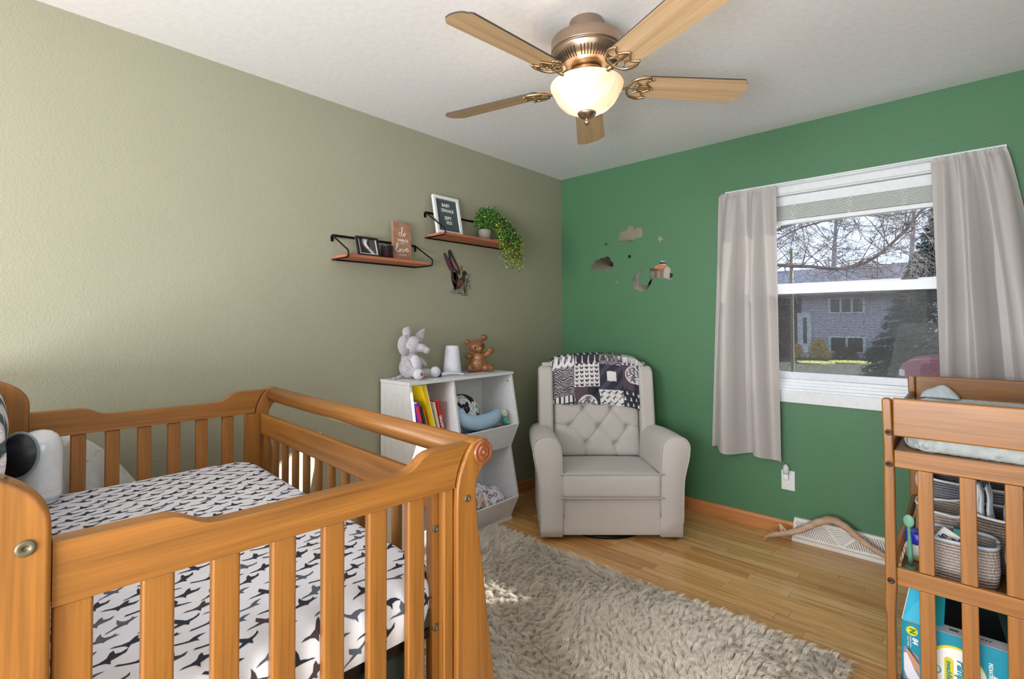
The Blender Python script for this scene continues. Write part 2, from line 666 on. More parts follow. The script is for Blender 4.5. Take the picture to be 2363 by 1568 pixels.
# insect screen outside the lower sash: dusty mesh
def screenm():
    m = bpy.data.materials.new('insect_screen')
    m.use_nodes = True
    nt = m.node_tree
    nt.nodes.clear()
    out = nt.nodes.new('ShaderNodeOutputMaterial')
    mx = nt.nodes.new('ShaderNodeMixShader')
    tr = nt.nodes.new('ShaderNodeBsdfTransparent')
    df = nt.nodes.new('ShaderNodeBsdfDiffuse')
    df.inputs[0].default_value = rgb(96, 94, 90)
    n = noise(nt, 260, 2, coords(nt))
    link(nt, ramp(nt, n.outputs['Fac'], [(.35, (.30, .30, .30, 1)), (.70, (.60, .60, .60, 1))]), mx.inputs[0])
    link(nt, tr.outputs[0], mx.inputs[1]); link(nt, df.outputs[0], mx.inputs[2]); link(nt, mx.outputs[0], out.inputs[0])
    return m
sc = MB().box(OX0+.02, .1440, .925, OX1-.02, .1446, 1.47)
sc.obj('insect_screen', screenm(), wn)

# raised blind stack
bl = thing('window_blind', 'white horizontal slat blind pulled up under the window head', 'blind', (1.963, .05, 1.86))
MB().box(OX0+.016, .03, 1.968, OX1-.016, .07, 2.026).obj('head_rail', M['trimwhite'], bl, bevel=.002)
sm = MB()
for k in range(17):
    z = 1.884+k*.0049
    jx = random.uniform(-.001, .001)
    sm.box(OX0+.02, .028+jx, z, OX1-.02, .072+jx, z+.0026, 0)
sl = sm.obj('slat', pm('blind_slat_grey_white', rgb(214, 218, 214), .4), bl, label='stack of thin blind slats')
sl['kind'] = 'stuff'
MB().box(OX0+.018, .026, 1.856, OX1-.018, .074, 1.880).obj('bottom_rail', M['trimwhite'], bl, bevel=.003)
for x in (1.705, 1.98, 2.22):
    m = MB()
    for k in range(3):
        m.tube(catmull([(x+random.uniform(-.02, .02), .024, 1.97-j*.018+random.uniform(-.006, .006)) for j in range(6)], 4), .0008, 4)
    m.obj('lift_cord', M['pure_white'], bl)
# curtain rod + curtains
rod = MB().tube([(1.325, -.045, 2.079), (2.600, -.045, 2.079)], .006, 10)
for x in (1.325, 2.600):
    rod.tube([(x, -.045, 2.079), (x, -.018, 2.079)], .006, 8)
tag(rod.obj('curtain_rod', M['trimwhite'], smooth=True), 'thin white curtain rod across the top of the window', 'curtain rod')
def curtain_mat():
    m, nt, bs = nmat('taupe_curtain_satin')
    v = coords(nt)
    n = noise(nt, 700, 2, v)
    c = ramp(nt, n.outputs['Fac'], [(.3, rgb(168, 162, 160)), (.7, rgb(184, 178, 176))])
    link(nt, c, bs.inputs['Base Color'])
    bs.inputs['Roughness'].default_value = .5
    bs.inputs['Sheen Weight'].default_value = .3
    t = nt.nodes.new('ShaderNodeBsdfTranslucent')
    t.inputs[0].default_value = rgb(205, 198, 190)
    mx = nt.nodes.new('ShaderNodeMixShader')
    mx.inputs[0].default_value = .035
    out = nt.nodes['Material Output']
    link(nt, bs.outputs[0], mx.inputs[1]); link(nt, t.outputs[0], mx.inputs[2]); link(nt, mx.outputs[0], out.inputs[0])
    return m
M['curtain'] = curtain_mat()
def curtain(xt0, xt1, xb0, xb1, zb, folds, seed, flatside, label):
    rnd = random.Random(seed)
    ph = [rnd.uniform(0, 6.28) for _ in range(6)]
    # fold centres bunched toward the gathered side
    def wave(u, t):
        # u 0..1 across, t 0 top .. 1 bottom ; g=1 at the flat, ungathered inner edge
        g = u if flatside > 0 else 1-u
        k = folds
        uu = g**1.25
        a_ = (.012+.050*min(1, t*2.6))*(1-.85*max(0, g-.62)/.38)
        p = 2*pi*k*uu*(1-.18*t)+ph[0]+.6*sin(1.7*t+ph[5])
        w1 = sin(p)
        w1 = (abs(w1)**.8)*(1 if w1 > 0 else -1)
        w2 = .16*sin(2.3*p+ph[1]-1.0*t)*(1-.8*t)
        w3 = .55*sin(2*pi*k*3.7*uu+ph[2])*max(0, 1-t*9)*(g < .7)
        return a_*(w1+w2)+.008*w3
    def fn(u, t):
        z = 2.079-.006*exp(-(u/.03)**2)-.006*exp(-((1-u)/.03)**2)-t*(2.079-zb)
        x0 = xt0+(xb0-xt0)*t**.8
        x1 = xt1+(xb1-xt1)*t**.8
        wv = wave(u, t)
        y = -.066+wv*.95-.008*t
        x = x0+(x1-x0)*u+.30*wv*sin(pi*u)
        pz = exp(-((t-.008)/.010)**2)
        y = y*(1-.45*pz)+(-.052)*.45*pz
        z += .004*sin(2*pi*folds*4*u+ph[3])*max(0, 1-t*30)
        z += -.010*sin(2*pi*folds*.7*u+ph[4])*t**6
        return (x, min(y, -.022), z)
    m = MB().grid(fn, 260, 120)
    o = m.obj('curtain', M['curtain'], smooth=True)
    tag(o, label, 'curtain', 'taupe curtains either side of the window')
    return o
curtain(1.292, 1.632, 1.222, 1.640, .452, 2.5, 3, 1, 'taupe curtain panel hanging left of the window beside the armchair wall')
curtain(2.335, 2.606, 2.365, 2.815, .455, 2.9, 11, -1, 'taupe curtain panel hanging right of the window behind the changing table')
# ------------------------------------------------------------------ outside the window
def ext_obj(mb, name, mats, label, cat, **k):
    o = mb.obj(name, mats, **k)
    return tag(o, label, cat)
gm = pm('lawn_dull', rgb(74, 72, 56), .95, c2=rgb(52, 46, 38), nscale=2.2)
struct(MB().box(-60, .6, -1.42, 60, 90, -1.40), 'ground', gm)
lm = pm('lawn_painted_sunlit', rgb(196, 196, 96), .9, c2=rgb(150, 150, 74), nscale=6)  # sunlight on the lawn is put into this brighter colour
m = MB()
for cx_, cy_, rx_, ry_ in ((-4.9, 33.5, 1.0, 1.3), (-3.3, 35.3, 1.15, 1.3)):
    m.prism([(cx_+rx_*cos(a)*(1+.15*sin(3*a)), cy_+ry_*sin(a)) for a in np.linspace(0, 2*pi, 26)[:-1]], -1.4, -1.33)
tag(m.obj('sunlit_grass_patch', lm), 'patches of lawn in front of the house with sunlight painted in yellow-green', 'lawn', kind='stuff')

# house across the street
H = thing('house', 'two-storey house with lavender lap siding beyond the bare tree', 'house', (-3.5, 40, -1.4))
def siding(name, c, c2):
    mm, nt, bs = nmat(name)
    tc = nt.nodes.new('ShaderNodeTexCoord')
    sp = nt.nodes.new('ShaderNodeSeparateXYZ')
    link(nt, tc.outputs['Object'], sp.inputs[0])
    a = nt.nodes.new('ShaderNodeMath'); a.operation = 'DIVIDE'; a.inputs[1].default_value = .2
    link(nt, sp.outputs[2], a.inputs[0])
    f = nt.nodes.new('ShaderNodeMath'); f.operation = 'FRACT'
    link(nt, a.outputs[0], f.inputs[0])
    link(nt, ramp(nt, f.outputs[0], [(.10, c2), (.22, c)]), bs.inputs['Base Color'])
    bs.inputs['Roughness'].default_value = .8
    return mm
sid = siding('lavender_siding', rgb(168, 164, 184), rgb(124, 120, 140))
brick = pm('brown_brick', rgb(120, 92, 92), .9, c2=rgb(92, 68, 70), nscale=8)
shing = pm('grey_shingle', rgb(120, 116, 126), .9, c2=rgb(92, 90, 100), nscale=10)
dwin = pm('dark_window_glass', rgb(44, 44, 48), .15)
fr = pm('window_frame_white', rgb(206, 206, 214), .6)
MB().box(-7.0, 40, -1.4, -.6, 49, 3.15).obj('wall', sid, H)
MB().box(-12.5, 41, -1.4, -7.0, 49, 3.0).obj('side_wing', brick, H)
MB().prism([(39.3, 3.12), (49.7, 3.12), (44.5, 5.6)], -13.2, .1, 'yz').obj('roof', shing, H)
MB().box(-13.2, 39.25, 3.0, .1, 39.4, 3.2).obj('gutter', brick, H)
def hwin(x0, x1, z0, z1, n):
    m = MB()
    t = .10
    m.box(x0-t, 39.9, z0-t, x1+t, 40.0, z1+t)
    o = m.obj('window', fr, H)
    TW[o.name] = TW[H.name]
    g = MB()
    wd = (x1-x0)/n
    for k in range(n):
        g.box(x0+k*wd+.07, 39.86, z0, x0+(k+1)*wd-.07, 39.9, z1)
    g.obj('pane', dwin, o)
hwin(-5.15, -3.1, 1.92, 2.86, 3)
hwin(-5.15, -3.1, -.92, .06, 2)
MB().box(-7.25, 39.85, -1.05, -6.35, 40, 1.9).obj('door_surround', fr, H)
MB().box(-6.86, 39.8, -.4, -6.62, 39.86, 1.56).obj('side_light', dwin, H)
MB().box(-7.5, 38.9, -1.4, -6.0, 40, -1.05).obj('step', fr, H)
# tall utility post
tag(MB().box(-1.15, 12, -1.4, -1.08, 12.07, 3.25).obj('wooden_post', flat('post_weathered', 120, 118, 96, .9)), 'pale wooden post standing in the yard left of the house view', 'post')

# bare tree with a wide crown of twigs
def branch_tree(seed, starts, levels, spread, name, label, mat, twig=.004, dens=6, droop=-.1):
    rnd = random.Random(seed)
    m = MB()
    def grow(p, d, L, r, lv):
        seg = 5
        pts = [p]
        q = Vector(p)
        dd = Vector(d).normalized()
        for i in range(seg):
            dd = (dd+Vector((rnd.gauss(0, .16), rnd.gauss(0, .16), rnd.gauss(0, .16)+droop*(lv > 0)*.3))).normalized()
            q = q+dd*L/seg
            pts.append(q.copy())
        m.tube(pts, [r*(1-.75*i/seg) for i in range(seg+1)], 3 if lv > 1 else 5, caps=False)
        if lv < levels:
            for k in range(dens if lv else dens+2):
                t = rnd.uniform(.15, 1)
                i = min(seg-1, int(t*seg))
                bp = pts[i].lerp(pts[i+1], t*seg-i)
                nd = (dd+Vector((rnd.gauss(0, spread), rnd.gauss(0, spread), rnd.gauss(0, spread)+.15))).normalized()
                grow(bp, nd, L*rnd.uniform(.38, .62), max(twig, r*.42), lv+1)
    for pts, r in starts:
        cp = catmull(pts, 5)
        n = len(cp)
        m.tube(cp, [r*(1-.6*i/n) for i in range(n)], 7, caps=False)
        for i in range(2, n):
            for k in range(2 if i % 2 else 3):
                d = (cp[i]-cp[i-1]).normalized()*.5+Vector((rnd.gauss(0, .7), rnd.gauss(0, .5), rnd.gauss(.1, .7)))
                grow(cp[i], d, rnd.uniform(.6, 1.6), r*.22, 1)
    return tag(m.obj(name, mat, smooth=True), label, 'tree')
bark = pm('bark_grey_brown', rgb(140, 122, 112), .9, c2=rgb(100, 86, 80), nscale=6)
st = [([(-3.2, 9.6, -1.4), (-3.1, 9.5, .6), (-2.6, 9.3, 1.9), (-1.2, 9.1, 2.5), (-.2, 9, 2.46), (.5, 9, 2.36), (1.02, 9, 2.5), (1.5, 9, 2.95), (1.9, 9, 3.5)], .055),
      ([(-2.6, 9.3, 1.9), (-1.8, 9.2, 2.9), (-.66, 9, 3.32), (-.1, 8.9, 3.42), (.6, 8.8, 3.4), (1.5, 8.7, 3.8)], .045),
      ([(-2.7, 9.3, 1.7), (-1.4, 8.2, 2.2), (-.3, 7.6, 2.9), (.7, 7.2, 3.1), (1.7, 7.0, 3.0)], .022)]
branch_tree(5, st, 3, .75, 'bare_tree', 'leafless tree with a tangle of pinkish grey branches filling the upper pane', bark, .0032, 6)
st = [([(-4+x, 33+y, -1.4), (-4.1+x, 33+y, 2), (-3.8+x, 33+y, 6), (-3.6+x, 33+y, 11)], .2) for x, y in ((-3.5, 20), (2.2, 21), (6.5, 19))]
bark2 = pm('bark_far_grey', rgb(120, 118, 128), .9)
for k, s_ in enumerate(st):
    branch_tree(20+k, [s_], 3, .8, 'distant_tree', ['thin leafless tree rising behind the left end of the house', 'thin leafless tree rising behind the middle of the house', 'thin leafless tree rising behind the spruce'][k], bark2, .02, 7)
for o in bpy.data.objects:
    if o.name.startswith('distant_tree'): o.scale = (1.6, 1, 1)

# blue spruce
def spruce(cx_, cy_, z0, h, R, seed):
    rnd = np.random.RandomState(seed)
    t = thing('spruce_tree', 'dark blue-green spruce standing in front of the right end of the house', 'tree', (cx_, cy_, z0))
    MB().tube([(cx_, cy_, z0), (cx_, cy_, z0+h*.95)], [.16, .02], 8).obj('trunk', bark, t)
    N = 60000
    v = []; f = []
    zz = rnd.rand(N)**1.25
    ang = rnd.rand(N)*2*pi
    # whorls of boughs
    whorl = np.round(zz*26)/26
    bough = np.round(ang/(2*pi)*11+whorl*37)/11*2*pi
    ang = bough+rnd.randn(N)*.13
    rr = (1-whorl)*R*(.25+.75*rnd.rand(N)**.6)
    z = z0+.3+whorl*h*.97-rr*.28+rnd.randn(N)*.07
    L = .16+.12*rnd.rand(N)
    for i in range(N):
        a = ang[i]
        p = np.array([cx_+rr[i]*cos(a), cy_+rr[i]*sin(a), z[i]])
        d = np.array([cos(a+rnd.randn()*.7), sin(a+rnd.randn()*.7), -.25+rnd.randn()*.35])
        d /= np.linalg.norm(d)
        s_ = np.cross(d, [0, 0, 1.]); s_ /= np.linalg.norm(s_)+1e-9
        s_ = s_*cos(i)+np.cross(d, s_)*sin(i)
        b = len(v)
        v += [tuple(p-s_*.03), tuple(p+s_*.03), tuple(p+d*L[i])]
        f.append((b, b+1, b+2))
    m = MB()
    m.v = v; m.f = f; m.m = [0]*len(f)
    o = m.obj('needles', pm('spruce_needles', rgb(62, 74, 72), .8, c2=rgb(40, 52, 48), nscale=3), t)
    o['kind'] = 'stuff'
spruce(2.1, 26, -1.4, 9.6, 3.9, 4)

# low shrubs by the house
def shrub(cx_, cy_, R, h, mat, label, seed, n=1500, lf=.09):
    rnd = random.Random(seed)
    m = MB()
    for k in range(n):
        a = rnd.uniform(0, 2*pi); ph = rnd.uniform(0, pi/2); q = rnd.uniform(.35, 1)**.5
        p = Vector((cx_+R*q*cos(a)*cos(ph), cy_+R*q*sin(a)*cos(ph), -1.4+h*q*sin(ph)+.08))
        d = Vector((rnd.gauss(0, 1), rnd.gauss(0, 1), rnd.gauss(0, 1))).normalized()
        e = d.orthogonal().normalized()
        m.add([p-e*lf*.4, p+e*lf*.4, p+d*lf], [(0, 1, 2)])
    for k in range(9):
        a = k*.7
        m.tube([(cx_, cy_, -1.4), (cx_+R*.5*cos(a), cy_+R*.5*sin(a), -1.4+h*.6)], .02, 4)
    return tag(m.obj('shrub', mat), label, 'shrub', kind=None)
ys = pm('shrub_yellow', rgb(206, 170, 70), .8, c2=rgb(166, 130, 60), nscale=6)
ds = pm('shrub_dark', rgb(80, 76, 60), .9, c2=rgb(54, 50, 44), nscale=6)
shrub(-5.35, 37.2, .75, 1.35, ys, 'golden yellow shrub before the lower house window', 1)
shrub(-6.6, 37.0, .5, 1.0, ys, 'small golden shrub by the house door', 2, 700)
shrub(-4.0, 38.5, .8, .8, ds, 'low dark shrub under the lower house window', 3)
shrub(-2.2, 38.2, .8, .9, ds, 'dark shrub between the house window and the spruce', 4)
shrub(1.1, 20.8, .4, .9, flat('shrub_green', 130, 150, 70), 'small light green bush behind the red vehicle', 5, 500)

# red vehicle parked on the street, nose towards the left
V = thing('pickup_truck', 'dark red pickup truck parked in the street outside', 'vehicle', (3.2, 16.6, -1.4))
red = pm('dark_red_paint', rgb(176, 70, 96), .25, coat=.8)
prof = [(.82, -.95), (.82, -.35), (.92, -.04), (1.12, .10), (1.5, .16), (2.15, .18), (2.7, .62), (4.2, .64), (4.5, .2), (5.7, .2), (5.7, -.95)]
arch = lambda c: [(c+.42*cos(a), -.98+.50*sin(a)) for a in np.linspace(0, pi, 13)]
poly = prof+arch(4.9)+arch(1.62)
MB().prism(poly, 16, 17.8, 'xz').obj('body', red, V, bevel=.04, seg=3)
MB().prism([(2.4, .22), (2.8, .56), (4.1, .57), (4.35, .22)], 15.985, 16.0, 'xz').obj('side_window', M['glossblack'], V)
MB().tube([(1.62+.46*cos(a), 15.97, -.98+.54*sin(a)) for a in np.linspace(0, pi, 15)], .035, 6).obj('wheel_arch', pm('chrome', rgb(170, 140, 150), .2, metal=.8), V)
for cx_ in (1.62, 4.9):
    for y in (16.02, 17.58):
        wl = MB().lathe([(.02, -.1), (.2, -.1), (.34, -.1), (.36, -.06), (.36, .08), (.34, .12), (.02, .12)], 24, X=frame((cx_, y+.05, -1.04), (1, 0, 0), (0, -1, 0)))
        wl.obj('wheel', M['ink'], V)
MB().box(.84, 15.99, -.40, .98, 16.1, -.2).obj('headlight', M['pure_white'], V, bevel=.02)
# ------------------------------------------------------------------ ceiling fan
FX, FY = 1.385, -1.705
F = thing('ceiling_fan', 'five-blade oak and bronze ceiling fan with a lit alabaster bowl', 'ceiling fan', (FX, FY, 2.0))
def FXm(z=0): return Matrix.Translation((FX, FY, z))
MB().lathe([(.030, 2.4395), (.066, 2.4395), (.066, 2.385), (.060, 2.378), (.03, 2.376)], 40, X=FXm()).obj('canopy', M['nickel'], F, smooth=False, bevel=.002)
mt = MB().lathe([(.04, 2.378), (.108, 2.374), (.136, 2.362), (.138, 2.358), (.138, 2.318), (.133, 2.313), (.136, 2.306), (.130, 2.292), (.108, 2.268), (.082, 2.254), (.055, 2.250), (.03, 2.249)], 56, X=FXm())
mo = mt.obj('motor_housing', M['nickel'], F, bevel=.0015)
vt = MB()
for k in range(60):
    a = 2*pi*k/60
    if (k % 12) in (0,): continue
    e = Vector((cos(a), sin(a), 0))
    p0 = Vector((FX, FY, 2.2905))+e*.1275
    p1 = Vector((FX, FY, 2.264))+e*.100
    vt.tube([p0+Vector((0, 0, -.0015)), (p0+p1)/2+Vector((0, 0, -.0035))+e*.002, p1+Vector((0, 0, -.0015))], .0022, 5)
TW[mo.name] = TW[F.name]
vt.obj('vent_slot', M['dark_slot'], mo, label='ring of dark cooling slots')['kind'] = 'stuff'
MB().lathe([(.05, 2.252), (.062, 2.246), (.066, 2.232), (.06, 2.214), (.075, 2.206), (.08, 2.2), (.07, 2.196), (.03, 2.195)], 40, X=FXm()).obj('light_kit_collar', M['brassnickel'], F, smooth=True)
# bowl: open at the top
def bowlmat():
    m = bpy.data.materials.new('alabaster_glass')
    m.use_nodes = True
    nt = m.node_tree
    bs = nt.nodes['Principled BSDF']
    v = coords(nt)
    n = noise(nt, 9, 5, v, .6, 1.6)
    c = ramp(nt, n.outputs['Fac'], [(.35, rgb(226, 214, 200)), (.62, rgb(240, 236, 230))])
    link(nt, c, bs.inputs['Base Color'])
    bs.inputs['Roughness'].default_value = .2
    t = nt.nodes.new('ShaderNodeBsdfTranslucent')
    link(nt, c, t.inputs[0])
    mx = nt.nodes.new('ShaderNodeMixShader')
    mx.inputs[0].default_value = .55
    out = nt.nodes['Material Output']
    link(nt, bs.outputs[0], mx.inputs[1]); link(nt, t.outputs[0], mx.inputs[2]); link(nt, mx.outputs[0], out.inputs[0])
    return m
zr = 2.192
bp = [(.139, zr), (.141, zr-.004), (.139, zr-.014), (.134, zr-.026), (.128, zr-.034), (.122, zr-.048), (.110, zr-.068), (.090, zr-.088), (.062, zr-.103), (.03, zr-.111), (.006, zr-.113)]
bi = [(max(.004, r-.004), z+.003) for r, z in bp[::-1]]
MB().lathe(bp+bi, 64, X=FXm(), caps=False).obj('glass_bowl', bowlmat(), F, smooth=True)
fn_ = MB().lathe([(.003, zr-.104), (.034, zr-.106), (.037, zr-.110), (.034, zr-.118), (.022, zr-.128), (.009, zr-.134), (.006, zr-.138), (.010, zr-.143), (.011, zr-.149), (.006, zr-.156), (.001, zr-.157)], 32, X=FXm())
fn_.obj('finial', M['nickel'], F, smooth=True)
for sg in (1, -1):
    MB().ell((FX+.045*sg, FY+.02*sg, 2.135), .024).obj('bulb', pm('frosted_bulb', rgb(250, 240, 220), .4), F, smooth=True)
for sx_ in (1, -1):
    lamp = light('fan_bulb', 'POINT', 1.2, (1.0, .86, .68), (FX+.01*sx_, FY-.055*sx_, 2.150), size=.03)
# blades and ornate irons
zb = 2.196
for k in range(5):
    a = radians(121.5+72*k)
    X = Matrix.Translation((FX, FY, zb)) @ Matrix.Rotation(a, 4, 'Z') @ Matrix.Rotation(radians(-13), 4, 'X')
    hw0, hw1, r0, r1 = .057, .070, .200, .655
    poly = [(r0+.012, -hw0), (r1-.034, -hw1), (r1-.026, -hw1+.006), (r1-.021, -hw1+.016), (r1-.012, -hw1+.022), (r1-.006, -hw1+.032), (r1-.002, -.02), (r1, 0), (r1-.002, .02), (r1-.006, hw1-.032), (r1-.012, hw1-.022), (r1-.021, hw1-.016), (r1-.026, hw1-.006), (r1-.034, hw1), (r0+.012, hw0), (r0, hw0-.012), (r0-.004, 0), (r0, -hw0+.012)]
    bm_ = MB().prism(poly, 0, .006, 'xy', X=X)
    # rim gets the dark edge material
    for i, q in enumerate(bm_.f):
        if len(q) == 4: bm_.m[i] = 1
    # blade data in its own frame so the grain runs along it
    bo = MB().prism(poly, 0, .006, 'xy')
    for i, q in enumerate(bo.f):
        if len(q) == 4: bo.m[i] = 1
    ob = bo.obj('blade', [M['blade'], M['bladeside']], F, world=False)
    ob.matrix_local = TW[F.name].inverted() @ X
    ir = MB()
    # arm out of the motor
    ir.tube([(.075, 0, -.006), (.12, 0, -.012), (.165, 0, -.008)], [.010, .008, .008], 8, flat=.7)
    def arc(pts, r=.0045): ir.tube(catmull(pts, 6), r, 6)
    for sg in (1, -1):
        arc([(.165, 0, -.006), (.172, sg*.030, -.006), (.190, sg*.050, -.006), (.225, sg*.060, -.005), (.248, sg*.052, -.005)], .006)
        arc([(.248, sg*.052, -.005), (.236, sg*.040, -.005), (.232, sg*.026, -.005), (.246, sg*.014, -.005), (.262, 0, -.005)], .0045)
        arc([(.232, sg*.026, -.005), (.212, sg*.020, -.005), (.190, sg*.032, -.005)], .0035)
        ir.ell((.250, sg*.052, -.006), .0065, None, 8, 6)
    arc([(.165, 0, -.006), (.20, 0, -.006), (.262, 0, -.005)], .0045)
    arc([(.212, -.020, -.005), (.205, 0, -.005), (.212, .020, -.005)], .0035)
    ir.ell((.262, 0, -.006), .0055, None, 8, 6)
    io = ir.obj('blade_iron', M['brassnickel'], F, smooth=True, world=False)
    io.matrix_local = TW[F.name].inverted() @ X

# ------------------------------------------------------------------ wall decals (acrylic mirror stickers on the green wall)
mir = pm('acrylic_mirror', rgb(214, 208, 200), .06, metal=1)
def decal(poly, label, cat, group=None, name='mirror_decal'):
    o = MB().prism(poly, -.0035, -.0008, 'xz').obj(name, mir)
    return tag(o, label, cat, group)
def cloud_poly(lobes):
    """outline of a union of circles (lobes = (x, z, r)) seen from its centre"""
    cx_ = sum(l[0] for l in lobes)/len(lobes); cz_ = sum(l[1] for l in lobes)/len(lobes)
    out = []
    for a in np.linspace(0, 2*pi, 121)[:-1]:
        best = 0
        dx, dz = cos(a), sin(a)
        for x, z, r in lobes:
            ox, oz = x-cx_, z-cz_
            b = ox*dx+oz*dz
            c = ox*ox+oz*oz-r*r
            dsc = b*b-c
            if dsc > 0: best = max(best, b+sqrt(dsc))
        out.append((cx_+dx*best, cz_+dz*best))
    return out
s = 1/7.84
def dpx(x, z):   # sketch units -> metres on the wall (sticker sheet drawn at its own scale)
    return (.632+(x-975)*.00038*1.06, 1.918-(z-320)*.000345)
def cl(ls): return [(dpx(x, z)[0], dpx(x, z)[1], r*.00037) for x, z, r in ls]
decal(cloud_poly(cl([(980, 230, 78), (1140, 300, 88), (1150, 350, 80), (810, 310, 62), (780, 395, 55), (960, 370, 110), (840, 430, 48), (1030, 420, 60), (880, 330, 90)])), 'mirrored cloud sticker, the higher of two on the green wall', 'wall decal', 'cloud stickers')
decal(cloud_poly([( .389+(x-480)*.00040, 1.709-(z-870)*.00036, r*.00038) for x, z, r in [(380, 830, 75), (480, 800, 72), (590, 790, 78), (290, 905, 70), (640, 900, 92), (470, 900, 95), (570, 960, 66), (400, 930, 66)]]), 'mirrored cloud sticker, the lower of two on the green wall', 'wall decal', 'cloud stickers')
def star(cx_, cz_, R, rot=0):
    return [(cx_+(R if k % 2 == 0 else R*.42)*sin(k*pi/5+rot), cz_+(R if k % 2 == 0 else R*.42)*cos(k*pi/5+rot)) for k in range(10)]
for x, z, R, rot, lb in ((.867, 1.853, .0290, .62, 'largest mirrored star sticker, right of the upper cloud'), (.425, 1.863, .0185, .1, 'small mirrored star sticker left of the upper cloud'), (.624, 1.750, .0190, .3, 'small mirrored star sticker between the two clouds, above the moon'), (.521, 1.566, .0185, .7, 'small mirrored star sticker left of the crescent moon')):
    decal(star(x, z, R, rot), lb, 'wall decal', 'star stickers')
mc, mr = (.722, 1.562), .074
outer = [(mc[0]+mr*cos(a), mc[1]+mr*sin(a)) for a in np.linspace(radians(92), radians(372), 50)]
ic = (mc[0]+.030, mc[1]+.022)
pa, pb = outer[-1], outer[0]
ir_ = .058
a0 = atan2(pa[1]-ic[1], pa[0]-ic[0]); a1 = atan2(pb[1]-ic[1], pb[0]-ic[0])
inner = [(ic[0]+ir_*cos(a), ic[1]+ir_*sin(a)) for a in np.linspace(radians(2), radians(-255), 46)]
decal(outer+inner, 'mirrored crescent moon sticker on the green wall', 'wall decal')
# little bear-in-hat figure of four mirror pieces -> plane shaped sticker cluster
tcol = flat('sticker_rust', 206, 120, 70, .4)
D = thing('mirror_decal', 'mirrored figure sticker with domed top and rust brim right of the moon', 'wall decal', (.884, -.002, 1.56))
P = lambda x, z: (.884+(x-1560)*.00040, 1.625-(z-1000)*.00037)
def dpart(poly, name, mat):
    MB().prism([P(x, z) for x, z in poly], -.0035, -.0008, 'xz').obj(name, mat, D)
dpart([(1480, 900)]+[(1552+72*cos(a), 872+70*sin(a)) for a in np.linspace(pi, 2*pi, 16)]+[(1624, 900)], 'dome', mir)
dpart([(1488, 862), (1622, 866), (1622, 846), (1500, 828)], 'dome_band', M['ink'])
dpart([(1405, 940), (1420, 890), (1480, 880), (1482, 902), (1624, 902), (1640, 900), (1600, 945), (1500, 958)], 'brim', tcol)
dpart([(1402, 946), (1500, 962), (1600, 950), (1648, 915), (1700, 970), (1702, 1030), (1745, 1090), (1730, 1150), (1680, 1178), (1600, 1140), (1560, 1155), (1450, 1120), (1440, 1060), (1450, 1010)], 'body', mir)
dpart([(1520, 962), (1590, 955), (1570, 1060), (1575, 1152), (1500, 1135)], 'body_stripe', flat('sticker_mauve_brown', 132, 104, 100, .4))
dpart([(1310, 950), (1340, 925), (1400, 940), (1440, 1010), (1446, 1105), (1400, 1112), (1310, 1118), (1290, 1075), (1330, 1030)], 'wing', mir)
dpart([(1690, 1040), (1740, 1070), (1738, 1130), (1685, 1160)], 'tail', M['b1'])
# the sticker pieces sit flush, darker ones a hair prouder
for o in D.children:
    if o.name.split('.')[0] in ('dome_band', 'body_stripe', 'tail'): o.location.y -= .0012

# ------------------------------------------------------------------ outlet with night light
O = thing('wall_outlet', 'white duplex outlet plate low on the green wall', 'outlet', (1.66, 0, .264))
MB().box(1.624, -.006, .264, 1.696, -.0004, .380).obj('cover_plate', M['trimwhite'], O, bevel=.002)
for z in (.298, .346):
    so = MB().prism([(1.66+.0165*cos(a), z+.0145*sin(a)) for a in np.linspace(0, 2*pi, 25)[:-1]], -.0085, -.006, 'xz').obj('socket', M['pure_white'], O)
    TW[so.name] = TW[O.name]
    MB().box(1.652, -.0092, z-.001, 1.6535, -.0084, z+.007).box(1.6655, -.0092, z-.001, 1.667, -.0084, z+.006).box(1.6585, -.0092, z-.0095, 1.6615, -.0084, z-.0065).obj('slot', M['ink'], so)
NL = thing('night_light', 'clear plug-in night light in the upper socket of the outlet', 'night light', (1.655, -.03, .33))
MB().rbox((1.655, -.021, .347), (.0125, .012, .017), .004, 0, 5).obj('plug_body', M['pure_white'], NL, smooth=True)
clr = pm('clear_plastic_shade', rgb(206, 214, 216), .12)
MB().lathe([(.013, 0), (.017, .014), (.018, .03), (.015, .046), (.008, .056), (.001, .058)], 18, X=Matrix.Translation((1.655, -.026, .362))).obj('shade', clr, NL, smooth=True)

# ------------------------------------------------------------------ baseboard register
R = thing('floor_register', 'white baseboard heat register with a sunburst of slots', 'vent', (2.0, -.04, 0))
RX0, RX1 = 1.693, 2.32
MB().prism([(-.001, 0), (-.080, 0), (-.080, .020), (-.068, .024), (-.022, .118), (-.001, .118)], RX0, RX1, 'yz').obj('housing', pm('register_cream_white', rgb(226, 226, 222), .4, c2=rgb(216, 208, 196), nscale=7), R, bevel=.0015)
sl = MB()
p0 = Vector((0, -.0690, .0255)); p1 = Vector((0, -.0235, .1150))
up = (p1-p0).normalized(); W_ = (p1-p0).length
nr = Vector((0, -up.z, up.y))*1.0
if nr.y > 0: nr = -nr
xc_ = 1.935
def SP(x, w_): return Vector((x, 0, 0))+p0+up*w_+nr*.0008
for r in np.arange(.018, .42, .0105):
    run = []
    for a in np.linspace(0, pi, 90):
        x, w_ = xc_+r*cos(a), r*sin(a)
        ok = (.008 < w_ < W_-.010) and (RX0+.012 < x < RX1-.012)
        for sa in (radians(48), radians(132)):
            if abs((x-xc_)*sin(sa)-w_*cos(sa)) < .0045: ok = False
        if ok: run.append(SP(x, w_))
        else:
            if len(run) > 2: sl.tube(run, .0024, 4, flat=.3)
            run = []
    if len(run) > 2: sl.tube(run, .0024, 4, flat=.3)
